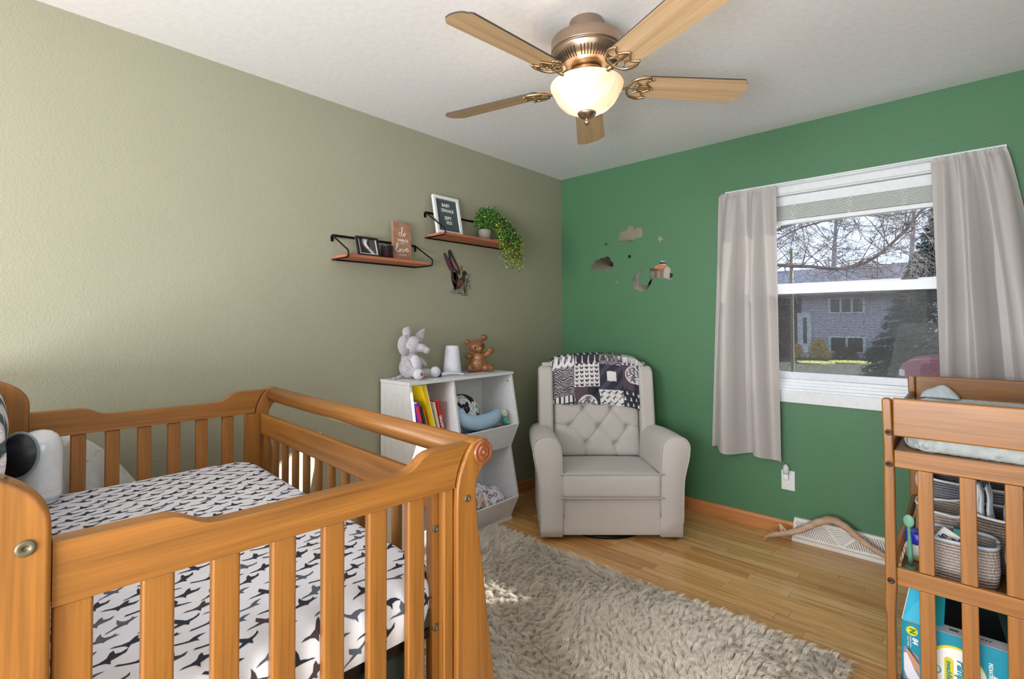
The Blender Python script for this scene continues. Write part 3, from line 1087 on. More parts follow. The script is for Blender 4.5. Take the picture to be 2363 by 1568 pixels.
o = sl.obj('slot', flat('slot_shadow_grey', 158, 152, 148, .8), R, label='sunburst of grey slots')
o['kind'] = 'stuff'

# deer antler / driftwood
drift = pm('weathered_driftwood', rgb(214, 194, 172), .75, c2=rgb(168, 122, 92), nscale=14, bumps=.5, bscale=60, bdist=.004, stretch=(.3, 1, 1))
A = MB()
main = catmull([(1.580, -.205, .010), (1.592, -.190, .030), (1.635, -.165, .046), (1.69, -.140, .062), (1.76, -.120, .096), (1.83, -.115, .150), (1.90, -.110, .180), (1.965, -.112, .158), (2.03, -.118, .112), (2.12, -.122, .066), (2.24, -.128, .022)], 6)
n = len(main)
rs = [.004+.010*min(1, i/10)+.006*exp(-((i-34)/14)**2)+.0015*sin(i*1.7) for i in range(n)]
A.tube(main, rs, 12)
A.tube(catmull([(1.665, -.150, .055), (1.652, -.148, .090), (1.650, -.146, .100), (1.664, -.148, .088), (1.690, -.142, .062)], 5), [.006]*21, 8)
A.tube(catmull([(1.625, -.168, .042), (1.605, -.150, .055), (1.60, -.140, .062)], 5), [.007, .006, .006, .005, .005, .004, .004, .003, .003, .002, .002], 8)
tag(A.obj('driftwood_branch', drift, smooth=True), 'weathered driftwood branch arching over the floor register', 'branch')
# ------------------------------------------------------------------ crib (own frame: x = from near end to far end, y = toward its tall back at the left, z up)
TH = radians(-2.8)
ce1 = Vector((-cos(TH), -sin(TH), 0))
ce2 = Vector((sin(TH), -cos(TH), 0))
CM = Matrix(((ce1.x, ce2.x, 0, 1.617), (ce1.y, ce2.y, 0, -2.507), (0, 0, 1, 0), (0, 0, 0, 1)))
# note: (ce1, ce2, z) is right-handed
CR = thing('crib', 'honey-stained wooden crib with scrolled front rail and slatted sides', 'crib', mw=CM)
CL = 1.375
def cobj(mb, name, axis, parent=CR, bevel=.004, **k):
    return mb.obj(name, M['crib_'+axis] if isinstance(axis, str) else axis, parent, world=False, bevel=bevel, **k)
# scroll posts: profile in (y, z)
def arcp(c, r, a0, a1, n):
    return [(c[0]+r*cos(radians(a0+(a1-a0)*i/n)), c[1]+r*sin(radians(a0+(a1-a0)*i/n))) for i in range(n+1)]
front_edge = [(-.070, .02), (-.060, .20), (-.040, .40), (-.018, .56), (0.0, .70), (.014, .80), (.020, .870), (.018, .895), (.006, .918)]
scroll = arcp((.0, .960), .032, -100, 72, 14)
back_edge = [(.029, .985), (.044, .968), (.058, .940), (.068, .915), (.074, .885), (.076, .84), (.076, .02)]
# y negative is toward the room; scroll bulges that way
post_poly = [(y, z) for y, z in front_edge]
sc_arc = [(0.0+.032*cos(radians(a)), .960+.032*sin(radians(a))) for a in np.linspace(255, 75, 18)]
post_poly = [(-.070, .02), (-.060, .20), (-.041, .40), (-.019, .56), (-.001, .70), (.013, .80), (.020, .868), (.017, .895), (.005, .917), (-.006, .926)]+sc_arc[2:]+back_edge
for x0, x1 in ((-.002, .036), (CL-.036, CL+.002)):
    cobj(MB().prism(post_poly, x0, x1, 'yz'), 'scroll_post', 'z', bevel=.005, seg=3)
# turned caps on both outer scroll ends
capprof = [(.0, .0), (.0285, .0), (.0285, .004), (.026, .0065), (.0225, .0065), (.019, .004), (.0165, .0045), (.0155, .006), (.0095, .006), (.008, .004), (.0055, .005), (.0045, .0075), (.0, .0085)]
for x, sg in ((-.002, -1), (CL+.002, 1)):
    X = frame((x, 0, .960), (0, 1, 0), ez=(sg, 0, 0))
    MB().lathe(capprof, 40, X=X).obj('scroll_cap', M['scroll'], CR, world=False, smooth=True)
# bolts
def bolt(x, y, z, nx=(-1, 0, 0), r=.0085, mat='bolt', par=CR):
    X = frame((x, y, z), (0, 0, 1) if abs(nx[2]) < .5 else (1, 0, 0), ez=nx)
    o = MB().lathe([(0.0, .0005), (.003, .0005), (.0032, .0025), (r*.8, .003), (r, .0018), (r, -.001)], 20, X=X).obj('bolt', M[mat], par, world=False, smooth=True)
    return o
bolt(-.002, .047, .862); bolt(CL+.002, .047, .862, (1, 0, 0))
bolt(-.004, .782, .980, r=.0105)
# big scroll rail between the posts and the flat rail with slats under it
cobj(MB().tube([(.034, .0, .960), (CL-.034, .0, .960)], .030, 24), 'top_scroll_rail', 'x', bevel=0, smooth=True)
cobj(MB().box(.034, .036, .800, CL-.034, .060, .888), 'front_rail', 'x', bevel=.009, seg=3)
cobj(MB().box(.034, .036, .10, CL-.034, .060, .20), 'front_bottom_rail', 'x', bevel=.006)
ns = 13
sl0 = None
for k in range(ns):
    x = .098+(1.275-.098)*k/(ns-1)
    if sl0 is None:
        sl0 = cobj(MB().box(x-.0165, .0385, .195, x+.0165, .0575, .805), 'slat', 'z', bevel=.007, seg=3)
    else:
        share(sl0, CR, (x-.098, 0, 0))
# side panels (slatted, wavy top rail)
def rail_top(n=60):
    pts = []
    for y in np.linspace(.020, .756, n):
        hR = 1/(1+exp((y-.172)/.011))   # raised by the scroll post
        hL = 1/(1+exp(-(y-.595)/.0115))  # raised by the back post
        z = .948+.036*hR+.028*hL
        pts.append((y, z))
    return pts
for x0, x1, far in ((.010, .034, 0), (CL-.034, CL-.010, 1)):
    # rail: right end follows the post curve
    curve = [(.076, .892), (.074, .905), (.068, .927), (.058, .950), (.044, .972), (.033, .982), (.026, .985)]
    top = [p for p in rail_top() if p[0] > .030]
    poly = [(.756, .890), (.0768, .890)]+[(y+.001, z) for y, z in curve[1:]]+top
    # order: bottom left -> bottom right -> curve up -> top going left
    cobj(MB().prism(poly, x0-.004, x1+.004, 'yz'), 'side_rail', 'y', bevel=.007, seg=3)
    cobj(MB().box(x0-.002, .0768, .12, x1+.002, .756, .20), 'side_bottom_rail', 'y', bevel=.005)
    cobj(MB().box(x0, .0775, .195, x1, .104, .8895), 'stile', 'z', bevel=.004)
    cobj(MB().box(x0, .712, .195, x1, .7555, .8895), 'stile', 'z', bevel=.004)
    s0 = None
    for k in range(6):
        y = .175+k*.0922
        if s0 is None:
            s0 = cobj(MB().box(x0+.002, y-.021, .195, x1-.002, y+.021, .8895), 'slat', 'z', bevel=.005, seg=3)
            y0 = y
        else:
            share(s0, CR, (0, y-y0, 0))
    # bracket post inside the crib that the mattress support hangs from
    xi0, xi1 = (.0345, .060) if not far else (CL-.060, CL-.0345)
    cobj(MB().box(xi0, .061, .195, xi1, .118, .8885), 'inner_stile', 'z', bevel=.002)
    for z in (.80, .58, .42) if not far else ():
        X = frame((xi0-.0005, .112, z), (0, 0, 1), ez=(-1, 0, 0))
        bolt(xi0, .110, z, r=.008)
# tall back posts with rounded tops and the back panel between them
bp_ = [(.757, .02), (.757, 1.00)]+[(.757+.16*(1-cos(a)), 1.00+.102*sin(a)) for a in np.linspace(0, pi/2, 16)][1:]+[(1.04, 1.10), (1.06, .95), (.99, .55), (.94, .02)]
for x0, x1 in ((-.004, .036), (CL-.036, CL+.004)):
    cobj(MB().prism(bp_, x0, x1, 'yz'), 'back_post', 'z', bevel=.007, seg=3)
MB().lathe([(0, .0005), (.003, .001), (.003, -.001)], 10, X=frame((-.004, .800, 1.073), (0, 0, 1), ez=(-1, 0, 0))).obj('screw', M['boltdark'], CR, world=False)
cobj(MB().box(.036, .885, .20, CL-.036, .905, 1.07), 'back_panel', 'x', bevel=.004)
# mattress support frame
cobj(MB().box(.040, .122, .560, CL-.040, .875, .580), 'mattress_support', M['blackmetal'], bevel=.003)

# ---- mattress with the goose print sheet
MT = thing('crib_mattress', 'crib mattress in a white fitted sheet printed with flying geese', 'mattress', mw=CM @ Matrix.Translation((.04, .085, .582)))
ML, MW, MH, RR, RC = 1.295, .70, .123, .034, .085   # length, width, height, edge radius, plan corner radius
ZT = .705
def wrap(t):
    if t >= 0: return RR+t, 0.0
    a = -t/RR
    if a < pi/2: return RR*(1-sin(a)), RR*(1-cos(a))
    return 0.0, RR+(-t-RR*pi/2)
def Mf(u, v):
    """u, v = distance (m) along the cloth from the flat top's near / front edges; beyond the edge it turns down"""
    Lu, Lv = ML-2*RR, MW-2*RR
    def ax(t, Lf, tot):
        if t <= Lf/2: return wrap(t)
        p, d = wrap(Lf-t)
        return tot-p, d
    px, du = ax(u, Lu, ML)
    py, dv = ax(v, Lv, MW)
    # round the plan corners
    for cx_, sx_ in ((RC, -1), (ML-RC, 1)):
        for cy_, sy_ in ((RC, -1), (MW-RC, 1)):
            dx, dy = (px-cx_)*sx_, (py-cy_)*sy_
            if dx > 0 and dy > 0:
                d = max(dx, dy)
                h = hypot(dx, dy)
                if h > 1e-6:
                    px, py = cx_+sx_*dx/h*d, cy_+sy_*dy/h*d
    d = min(du+dv, MH)
    top = exp(-d/.03)
    z = ZT-d+top*(.004*sin(6*px+3*py)*sin(9*py)+.010*sin(pi*px/ML)*sin(pi*py/MW))
    # gentle pulls toward the corners
    z += top*.0022*sin(60*(px-py)+4*sin(9*px))*exp(-((px-.08)**2+(py-.06)**2)/.03)
    # belly of the side
    bl_ = .010*sin(pi*min(1, d/MH))
    if du > dv: px += (-bl_ if px < ML/2 else bl_)*min(1, d/RR)
    elif dv > 0: py += (-bl_ if py < MW/2 else bl_)*min(1, d/RR)
    return Vector((px+.04, py+.085, z))
def linsp(a, b, n): return [a+(b-a)*i/n for i in range(n+1)]
sd = RR*(pi/2-1)+MH
us = linsp(-sd-.0, -RR*1.6, 5)+linsp(-RR*1.55, 0, 7)+linsp(.03, ML-2*RR-.03, 40)+linsp(ML-2*RR, ML-2*RR+RR*1.55, 7)+linsp(ML-2*RR+RR*1.6, ML-2*RR+sd, 5)
vs_ = linsp(-sd, -RR*1.6, 5)+linsp(-RR*1.55, 0, 7)+linsp(.02, MW-2*RR-.02, 28)+linsp(MW-2*RR, MW-2*RR+RR*1.55, 7)+linsp(MW-2*RR+RR*1.6, MW-2*RR+sd, 5)
mm = MB()
nv = len(vs_)
mm.add([Mf(u, v) for u in us for v in vs_], [(i*nv+j, i*nv+j+1, (i+1)*nv+j+1, (i+1)*nv+j) for i in range(len(us)-1) for j in range(nv-1)])
# printed geese: thin patches of ink that follow the cloth
goose = [
 [(-.5, .02), (-.40, .06), (-.30, .05), (-.16, .09), (-.05, .10), (.02, .30), (.13, .46), (.12, .24), (.17, .10), (.30, .06), (.44, .14), (.40, .03), (.50, -.03), (.34, -.04), (.18, -.08), (.08, -.16), (.05, -.08), (-.12, -.03), (-.30, .0)],
 [(-.5, -.10), (-.38, -.03), (-.26, -.02), (-.08, .04), (-.14, .22), (-.06, .40), (.04, .22), (.12, .06), (.28, .05), (.40, .10), (.50, .20), (.46, .06), (.34, -.02), (.16, -.08), (.10, -.24), (.02, -.10), (-.18, -.09), (-.34, -.08)],
 [(-.48, .18), (-.40, .22), (-.30, .16), (-.12, .08), (.0, .06), (.14, .16), (.30, .20), (.50, .14), (.32, .10), (.20, .0), (.24, -.18), (.14, -.08), (.04, -.06), (-.10, -.01), (-.30, .08)],
 [(-.5, .0), (-.36, .05), (-.2, .04), (-.02, .12), (.10, .34), (.20, .40), (.18, .18), (.30, .12), (.48, .2), (.38, .02), (.22, -.02), (.02, -.08), (-.02, -.26), (-.10, -.10), (-.22, -.04)],
]
def ear_tris(poly):
    from mathutils.geometry import tessellate_polygon
    return tessellate_polygon([[Vector((a, b, 0)) for a, b in poly]])
tri_cache = []
for gp in goose:
    # densify the outline and add a fan of inner cuts so that it bends round edges
    bmx = bmesh.new()
    vv = [bmx.verts.new((a, b, 0)) for a, b in gp]
    bmx.faces.new(vv)
    bmesh.ops.triangulate(bmx, faces=bmx.faces[:])
    bmesh.ops.subdivide_edges(bmx, edges=bmx.edges[:], cuts=1, use_grid_fill=True)
    bmesh.ops.triangulate(bmx, faces=bmx.faces[:])
    bmx.verts.index_update()
    tri_cache.append(([v.co.copy() for v in bmx.verts], [tuple(v.index for v in f.verts) for f in bmx.faces]))
    bmx.free()
rnd = random.Random(3)
row = 0
u = -.110
# birds fly along the mattress width; rows step along its length
while u < ML-2*RR+.02:
    v = -.03+(row % 2)*.037
    while v < MW-2*RR+.09:
        gi = rnd.choice([0, 1, 2, 3])
        gv, gf = tri_cache[gi]
        L = .063*rnd.uniform(.92, 1.08)
        ang = rnd.gauss(0, .22)+(.35 if row % 3 == 0 else 0)
        fl = 1 if rnd.random() < .9 else -1
        ca, sa = cos(ang), sin(ang)
        cu_, cv_ = u+rnd.uniform(-.004, .004), v+rnd.uniform(-.006, .006)
        pts = []
        for p in gv:
            a, b = p.x*L*fl, p.y*L*.84
            # +a points to the left back of the crib -> minus v ; +b points to far end (+u)
            du_, dv_ = b*ca+a*sa*.0+a*sa, -(a*ca-b*sa)
            q = Mf(cu_+du_, cv_+dv_)
            e = .002
            n_ = (Mf(cu_+du_+e, cv_+dv_)-Mf(cu_+du_-e, cv_+dv_)).cross(Mf(cu_+du_, cv_+dv_+e)-Mf(cu_+du_, cv_+dv_-e))
            if n_.length > 0: n_.normalize()
            pts.append(q+n_*.0009)
        mm.add(pts, gf, rnd.choice([1, 1, 2, 3]))
        v += .074
    row += 1
    u += .0345
o = mm.obj('fitted_sheet', [M['sheet'], M['b1'], M['b2'], M['b3']], None, smooth=True)
# convert to a part of the mattress: the mesh was written in crib coordinates
o.parent = MT
o.matrix_parent_inverse = Matrix.Identity(4)
o.matrix_local = TW[MT.name].inverted() @ CM @ Matrix.Translation(o.location)
MB().box(.045, .10, .5815, 1.33, .78, .62).obj('mattress_core', M['skirt'], None)
core = bpy.data.objects['mattress_core']
core.parent = MT
core.matrix_local = TW[MT.name].inverted() @ CM @ Matrix.Translation(core.location)

# black fabric storage bag below the mattress
BG = MB()
def bagf(u_, v_): pass
BG.box(.060, .130, .035, 1.30, .70, .545)
bg_ = BG.obj('storage_bag', M['skirt'], None, bevel=.02, seg=3)
bg_.matrix_world = CM @ Matrix.Translation(bg_.location)
tag(bg_, 'black nylon storage bag under the crib mattress', 'bag')

# ---- white device with black mesh face standing on the mattress by the tall back
DV = thing('sound_machine', 'glossy white domed device with a black mesh face standing on the crib mattress', 'monitor', mw=CM @ Matrix.Translation((1.235, .735, .712)))
body = MB()
pr = [(.044, 0), (.046, .004), (.046, .012), (.0545, .014), (.0555, .03), (.0555, .15), (.0545, .170), (.050, .190), (.041, .207), (.026, .219), (.010, .2235), (.0005, .224)]
body.lathe(pr, 48)
body.obj('shell', M['glossywhite'], DV, world=False, smooth=True)
MB().lathe([(.0558, .039), (.0558, .0402)], 48, caps=False).obj('seam', M['piping'], DV, world=False)
# mesh face: oval dome looking back toward the camera and left
fx_ = Vector((-.80, .56, .12)).normalized()
Xf = frame((-.024, .034, .158), Vector((fx_.y, -fx_.x, 0)), ez=fx_)
def oval(rx, rz, d0, d1, n=40):
    m_ = MB()
    vs = [Xf @ Vector((0, 0, d1))]
    rings = 8
    for i in range(1, rings+1):
        t = i/rings
        for j in range(n):
            a = 2*pi*j/n
            vs.append(Xf @ Vector((rx*t*cos(a), rz*t*sin(a), d0+(d1-d0)*(1-t*t))))
    fs = [(0, 1+j, 1+(j+1) % n) for j in range(n)]
    for i in range(rings-1):
        for j in range(n):
            a = 1+i*n+j; b = 1+i*n+(j+1) % n
            fs.append((a, a+n, b+n, b))
    m_.add(vs, fs)
    return m_
def meshm():
    m, nt, bs = nmat('black_perforated_mesh')
    v = nt.nodes.new('ShaderNodeTexVoronoi')
    v.inputs['Scale'].default_value = 330
    link(nt, coords(nt), v.inputs['Vector'])
    link(nt, ramp(nt, v.outputs['Distance'], [(.25, rgb(8, 8, 12)), (.5, rgb(30, 32, 42))]), bs.inputs['Base Color'])
    bs.inputs['Roughness'].default_value = .35
    return m
ring = MB().tube([Xf @ Vector((.053*cos(a), .066*sin(a), .026)) for a in np.linspace(0, 2*pi, 41)], .0045, 8)
ring.obj('face_ring', pm('grey_green_ring', rgb(138, 156, 160), .4), DV, world=False, smooth=True)
oval(.053, .066, .026, .054).obj('mesh_face', meshm(), DV, world=False, smooth=True)

# ---- striped furry blanket hung over the tall back, far corner, with a care label
def furm():
    m, nt, bs = nmat('striped_fleece')
    v = coords(nt, 'Object', (1, 1, 1))
    wv = nt.nodes.new('ShaderNodeTexWave')
    wv.inputs['Scale'].default_value = 7.5
    wv.inputs['Distortion'].default_value = 3.5
    wv.inputs['Detail'].default_value = 2
    wv.bands_direction = 'DIAGONAL'
    link(nt, v, wv.inputs['Vector'])
    link(nt, ramp(nt, wv.outputs['Fac'], [(.30, rgb(96, 84, 84)), (.55, rgb(232, 228, 232)), (.12, rgb(76, 96, 100))]), bs.inputs['Base Color'])
    bs.inputs['Roughness'].default_value = .95
    bump(nt, bs, noise(nt, 160, 3, v).outputs['Fac'], .8, .01)
    return m
bk = MB()
def bkf(u_, v_):
    x = .62+.62*u_
    t = v_*.44
    # over the top of the back panel (top z 1.07, y .885-.905)
    if t < .20: y, z = .836-.018*sin(pi*t/.2)+.006*sin(20*x), 1.084-(.20-t)
    elif t < .26:
        a = (t-.20)/.06*pi
        y, z = .882-.046*cos(a), 1.084+.022*sin(a)
    else: y, z = .928+.006*sin(17*x), 1.084-(t-.26)
    y += .006*sin(14*x+9*z)
    return (x+.01*sin(12*z), y, z)
bk.grid(bkf, 60, 50)
o = bk.obj('striped_blanket', furm(), None, smooth=True, solid=.014)
o.matrix_world = CM @ Matrix.Translation(o.location)
tag(o, 'shaggy striped blanket hanging over the tall back of the crib', 'blanket')
LBm = MB()
LBm.grid(lambda a, b: (.62+.2*a, .836-.012*b+.010*sin(3*a), .990-.115*b-.075*(1-a)*.3+.02*a), 12, 12)
lab = thing('warning_label', 'white warning tag with a red prohibition ring beside the striped blanket', 'label', mw=CM @ Matrix.Translation((.72, .83, .875)))
def to_lab(mb, name, mat, **k):
    o = mb.obj(name, mat, None, **k)
    o.parent = lab
    o.matrix_local = TW[lab.name].inverted() @ CM @ Matrix.Translation(o.location)
    return o
to_lab(LBm, 'tag', M['pure_white'], smooth=True, solid=.0006)
XL = frame((.70, .818, .925), Vector((-1, 0, -.35)), ez=(-.12, -1, .05))
rg = MB().tube([XL @ Vector((.030*cos(a), .024*sin(a), .002)) for a in np.linspace(0, 2*pi, 33)], .0014, 5).tube([XL @ Vector((-.022, .016, .002)), XL @ Vector((.022, -.016, .002))], .0014, 5)
to_lab(rg, 'prohibition_sign', flat('warning_red', 196, 60, 80))
fg = MB().tube([XL @ Vector(p) for p in ((-.012, .006, .0015), (-.002, .008, .0015), (.008, .0, .0015), (.014, -.01, .0015))], .0014, 4).ell(XL @ Vector((-.012, .012, .0015)), .0035, None, 8, 6)
to_lab(fg, 'pictogram', M['b2'])

# ---- stuffed sack pillow between the crib and the left wall
def printm():
    m, nt, bs = nmat('white_cotton_triangle_print')
    v = coords(nt)
    vo = nt.nodes.new('ShaderNodeTexVoronoi')
    vo.inputs['Scale'].default_value = 17
    link(nt, v, vo.inputs['Vector'])
    vo.distance = 'MANHATTAN'
    r = ramp(nt, vo.outputs['Distance'], [(.20, (0, 0, 0, 1)), (.225, (1, 1, 1, 1)), (.27, (0, 0, 0, 1))])
    hs = ramp(nt, vo.outputs['Color'], [(.40, rgb(206, 120, 116)), (.6, rgb(96, 158, 150))])
    mx = nt.nodes.new('ShaderNodeMixRGB')
    mm2 = nt.nodes.new('ShaderNodeMath'); mm2.operation = 'MULTIPLY'; mm2.inputs[1].default_value = .9
    link(nt, r, mm2.inputs[0])
    link(nt, mm2.outputs[0], mx.inputs[0])
    mx.inputs[1].default_value = rgb(222, 228, 228)
    link(nt, hs, mx.inputs[2])
    link(nt, mx.outputs[0], bs.inputs['Base Color'])
    bs.inputs['Roughness'].default_value = .9
    bump(nt, bs, noise(nt, 14, 3, coords(nt, 'Object', (1, 1, .4)), .6, 1).outputs['Fac'], .6, .03)
    return m
pl = MB()
def pf(c, h, e=2.6, n=28):
    vs = []
    for i in range(n+1):
        for j in range(n):
            ph = -pi/2+pi*i/n; th = 2*pi*j/n
            q = lambda x: (abs(x)**(2/e))*(1 if x >= 0 else -1)
            x, y, z = q(cos(ph))*q(cos(th)), q(cos(ph))*q(sin(th)), q(sin(ph))
            vs.append((c[0]+h[0]*x, c[1]+h[1]*y, c[2]+h[2]*z))
    fs = []
    for i in range(n):
        for j in range(n):
            a = i*n+j; b = i*n+(j+1) % n
            fs.append((a, b, b+n, a+n))
    return vs, fs
vs, fs = pf((.100, -3.16, .435), (.088, .375, .435), 2.15, 36)
vs2 = []
for x, y, z in vs:
    t = (y+3.16)/.375
    top = z > .435
    k = 1-.22*max(0, t)**2-.12*max(0, -t)**2
    z2 = .003+(z)*k if True else z
    vs2.append((x, y, max(.003, z2+.012*sin(18*y)*min(1, z))))
pl.add(vs2, fs)
tag(pl.obj('stuffed_pillow', printm(), smooth=True), 'large white stuffed pillow with small triangle print between crib and sage wall', 'pillow')
# ------------------------------------------------------------------ glider armchair (frame: x right, y = toward the front, z up; origin under its front centre)
cr_ = Vector((.737, .676, 0)).normalized()
cf_ = Vector((.676, -.737, 0)).normalized()
c0 = Vector((.639, -1.076, 0))+cr_*.409
# right-handed: x = -cr_, y = cf_  -> use x mirrored
GM = Matrix(((-cr_.x, cf_.x, 0, c0.x), (-cr_.y, cf_.y, 0, c0.y), (0, 0, 1, 0), (0, 0, 0, 1)))
if GM.to_3x3().determinant() < 0:
    GM = Matrix(((cr_.x, cf_.x, 0, c0.x), (cr_.y, cf_.y, 0, c0.y), (0, 0, 1, 0), (0, 0, 0, 1)))
    SX = 1
else:
    SX = -1
G = thing('glider_armchair', 'light grey upholstered wingback glider armchair with a button-tufted back', 'armchair', mw=GM)
def g(x): return x*SX      # picture-right positive
UP = M['upholstery']
def sub(mb, name, mat=UP, **k):
    return mb.obj(name, mat, G, world=False, **k)
# swivel base ring
MB().lathe([(.255, .001), (.275, .001), (.278, .012), (.270, .020), (.255, .020), (.252, .010)], 48, X=Matrix.Translation((0, -.31, 0)), caps=False).obj('swivel_base', M['blackmetal'], G, world=False, smooth=True)
MB().lathe([(.05, .004), (.05, .06)], 20, X=Matrix.Translation((0, -.31, 0))).box(-.25, -.33, .006, .25, -.29, .018).box(-.02, -.56, .006, .02, -.06, .018).obj('base_arm', M['blackmetal'], G, world=False)
# body below the seat
sub(MB().rbox((0, -.315, .148), (.29, .300, .118), .012, 0, 8), 'front_panel', smooth=True)
# arms lofted from the front outline
armL = [(.279, .030), (.278, .20), (.279, .34), (.283, .42), (.287, .50), (.292, .545), (.312, .583), (.345, .602), (.385, .604), (.425, .590), (.448, .560), (.452, .525), (.445, .47), (.428, .40), (.418, .345), (.414, .25), (.412, .15), (.411, .030)]
def loft(poly, secs):
    m_ = MB()
    n = len(poly)
    cx_ = sum(p[0] for p in poly)/n; cz_ = sum(p[1] for p in poly)/n
    vs = []
    for y, s_, dz, kz in secs:
        for x, z in poly:
            X_ = cx_+(x-cx_)*s_ if s_ != 1 else x
            Z_ = .030+(z-.030)*kz
            if s_ != 1: Z_ = (cz_+(Z_-cz_)*(1-(1-s_)*.4)) if z > .05 else Z_+.0
            vs.append((X_, y, Z_+dz*(z > .3)))
    fs = []
    for i in range(len(secs)-1):
        for j in range(n):
            a = i*n+j; b = i*n+(j+1) % n
            fs.append((a, b, b+n, a+n))
    fs.append(tuple(range(n))[::-1]); fs.append(tuple((len(secs)-1)*n+j for j in range(n)))
    return m_.add(vs, fs)
def smoothpoly(p, k=3):
    c = catmull([(x, 0, z) for x, z in p], k)
    return [(v.x, v.z) for v in c]
ap = smoothpoly(armL)
for sg in (-1, 1):
    poly = [(sg*x*SX, z) for x, z in ap]
    cxm = sum(p[0] for p in poly)/len(poly)
    o = sub(loft(poly, [(.002, .90, 0, 1), (-.002, .975, 0, 1), (-.012, 1, 0, 1), (-.15, 1, 0, 1), (-.32, .999, -.010, 1), (-.50, 1, -.030, 1), (-.60, .97, -.035, 1), (-.64, .85, -.04, 1)]), 'arm', smooth=True, recalc=True)
    # welt round the front of the arm
    pp = [(cxm+(x-cxm)*.992, .0005, z) for x, z in poly[2:-2]]
    sub(MB().tube(pp, .0042, 8), 'piping', M['piping'], smooth=True)
# seat cushion
sc_ = MB().rbox((0, -.215, .325), (.283, .235, .070), .022, .006, 14)
for i, p in enumerate(sc_.v):
    x, y, z = p
    if z > .33: z += -.02*max(0, (-.0-y)/.45)+.012*cos(x*5.2)*cos((y+.2)*6)
    sc_.v[i] = (x, y, z)
sub(sc_, 'seat_cushion', smooth=True)
for z in (.391, .257):
    sub(MB().tube(catmull([(-.281, -.10, z-.002), (-.281, -.0, z), (-.272, .017, z), (0, .0205, z+.001), (.272, .017, z), (.281, -.0, z), (.281, -.10, z-.002)], 5), .0045, 8), 'piping', M['piping'], smooth=True)
# back: wings (outer shell) and rear
def wing_section(sg):
    m_ = MB()
    # outline in side view (y, z) leaning backwards
    pr_ = [(-.44, .37), (-.445, .60), (-.475, .80), (-.50, .925), (-.53, .962), (-.585, .965), (-.615, .93), (-.64, .70), (-.64, .06), (-.46, .06)]
    pr_ = pr_
    x0, x1 = sorted((sg*.292*SX, sg*.388*SX))
    return m_.prism(pr_, x0, x1, 'yz')
for sg in (-1, 1):
    o = sub(wing_section(sg), 'wing', bevel=.024, seg=4)
sub(MB().tube([(g(-.388), -.53, .05), (g(-.388), -.53, .1)], .001, 4), 'rear_tack', M['piping'])
rear = MB().prism([(-.60, .05), (-.585, .97), (-.605, .99), (-.645, .95), (-.645, .05)], -.36, .36, 'yz')
sub(rear, 'rear_panel', bevel=.012, seg=3)
# tufted pad
btn = [(-.084, .688), (.102, .682), (-.183, .571), (.015, .567), (.203, .562), (-.075, .46), (.122, .452), (-.18, .80), (.01, .80), (.21, .80)]
seglist = [(0, 2), (0, 3), (1, 3), (1, 4), (2, 5), (3, 5), (3, 6), (4, 6), (0, 7), (0, 8), (1, 8), (1, 9)]
crs = [(btn[a], btn[b]) for a, b in seglist]+[((-.075, .46), (-.078, .36)), ((.122, .452), (.128, .36)), ((-.183, .571), (-.30, .580)), ((.203, .562), (.31, .560))]
def padtop(x): return .985+.035*(1-(x/.30)**2)
def padfn(u_, v_):
    x = -.288+.576*u_
    zt = padtop(x)
    z = .365+(zt-.365)*v_
    e = min(1, (1-abs(x/.288)**6))
    edge = (1-abs(2*u_-1)**8)**.5
    ev = (1-abs(2*v_-1)**14)**.5
    puff = .050*edge*ev
    d = 0
    for bx, bz in btn:
        r2 = (x-bx)**2+(z-bz)**2
        d += .017*exp(-r2/.0005)
    for (ax_, az_), (bx, bz) in crs:
        vx, vz = bx-ax_, bz-az_
        L2 = vx*vx+vz*vz
        t = max(0, min(1, ((x-ax_)*vx+(z-az_)*vz)/L2))
        dd = (x-ax_-t*vx)**2+(z-az_-t*vz)**2
        d += .0075*exp(-dd/.00003)+.0045*exp(-dd/.0004)
    lean = -.43-.10*(z-.365)/.62
    y = lean-.055+puff-d+.018*cos((x)*4)*sin(pi*v_)
    return (g(x), y, z)
pm_ = MB().grid(padfn, 130, 140)
pm_.box(-.280, -.60, .37, .280, -.572, .93)
sub(pm_, 'back_pad', smooth=True)
for bx, bz in btn[:7]:
    u_ = (bx+.288)/.576; v_ = (bz-.365)/(padtop(bx)-.365)
    p = padfn(u_, v_)
    sub(MB().ell((p[0], p[1]+.0015, p[2]), (.0075, .004, .0075), None, 12, 8), 'button', M['piping'], smooth=True)

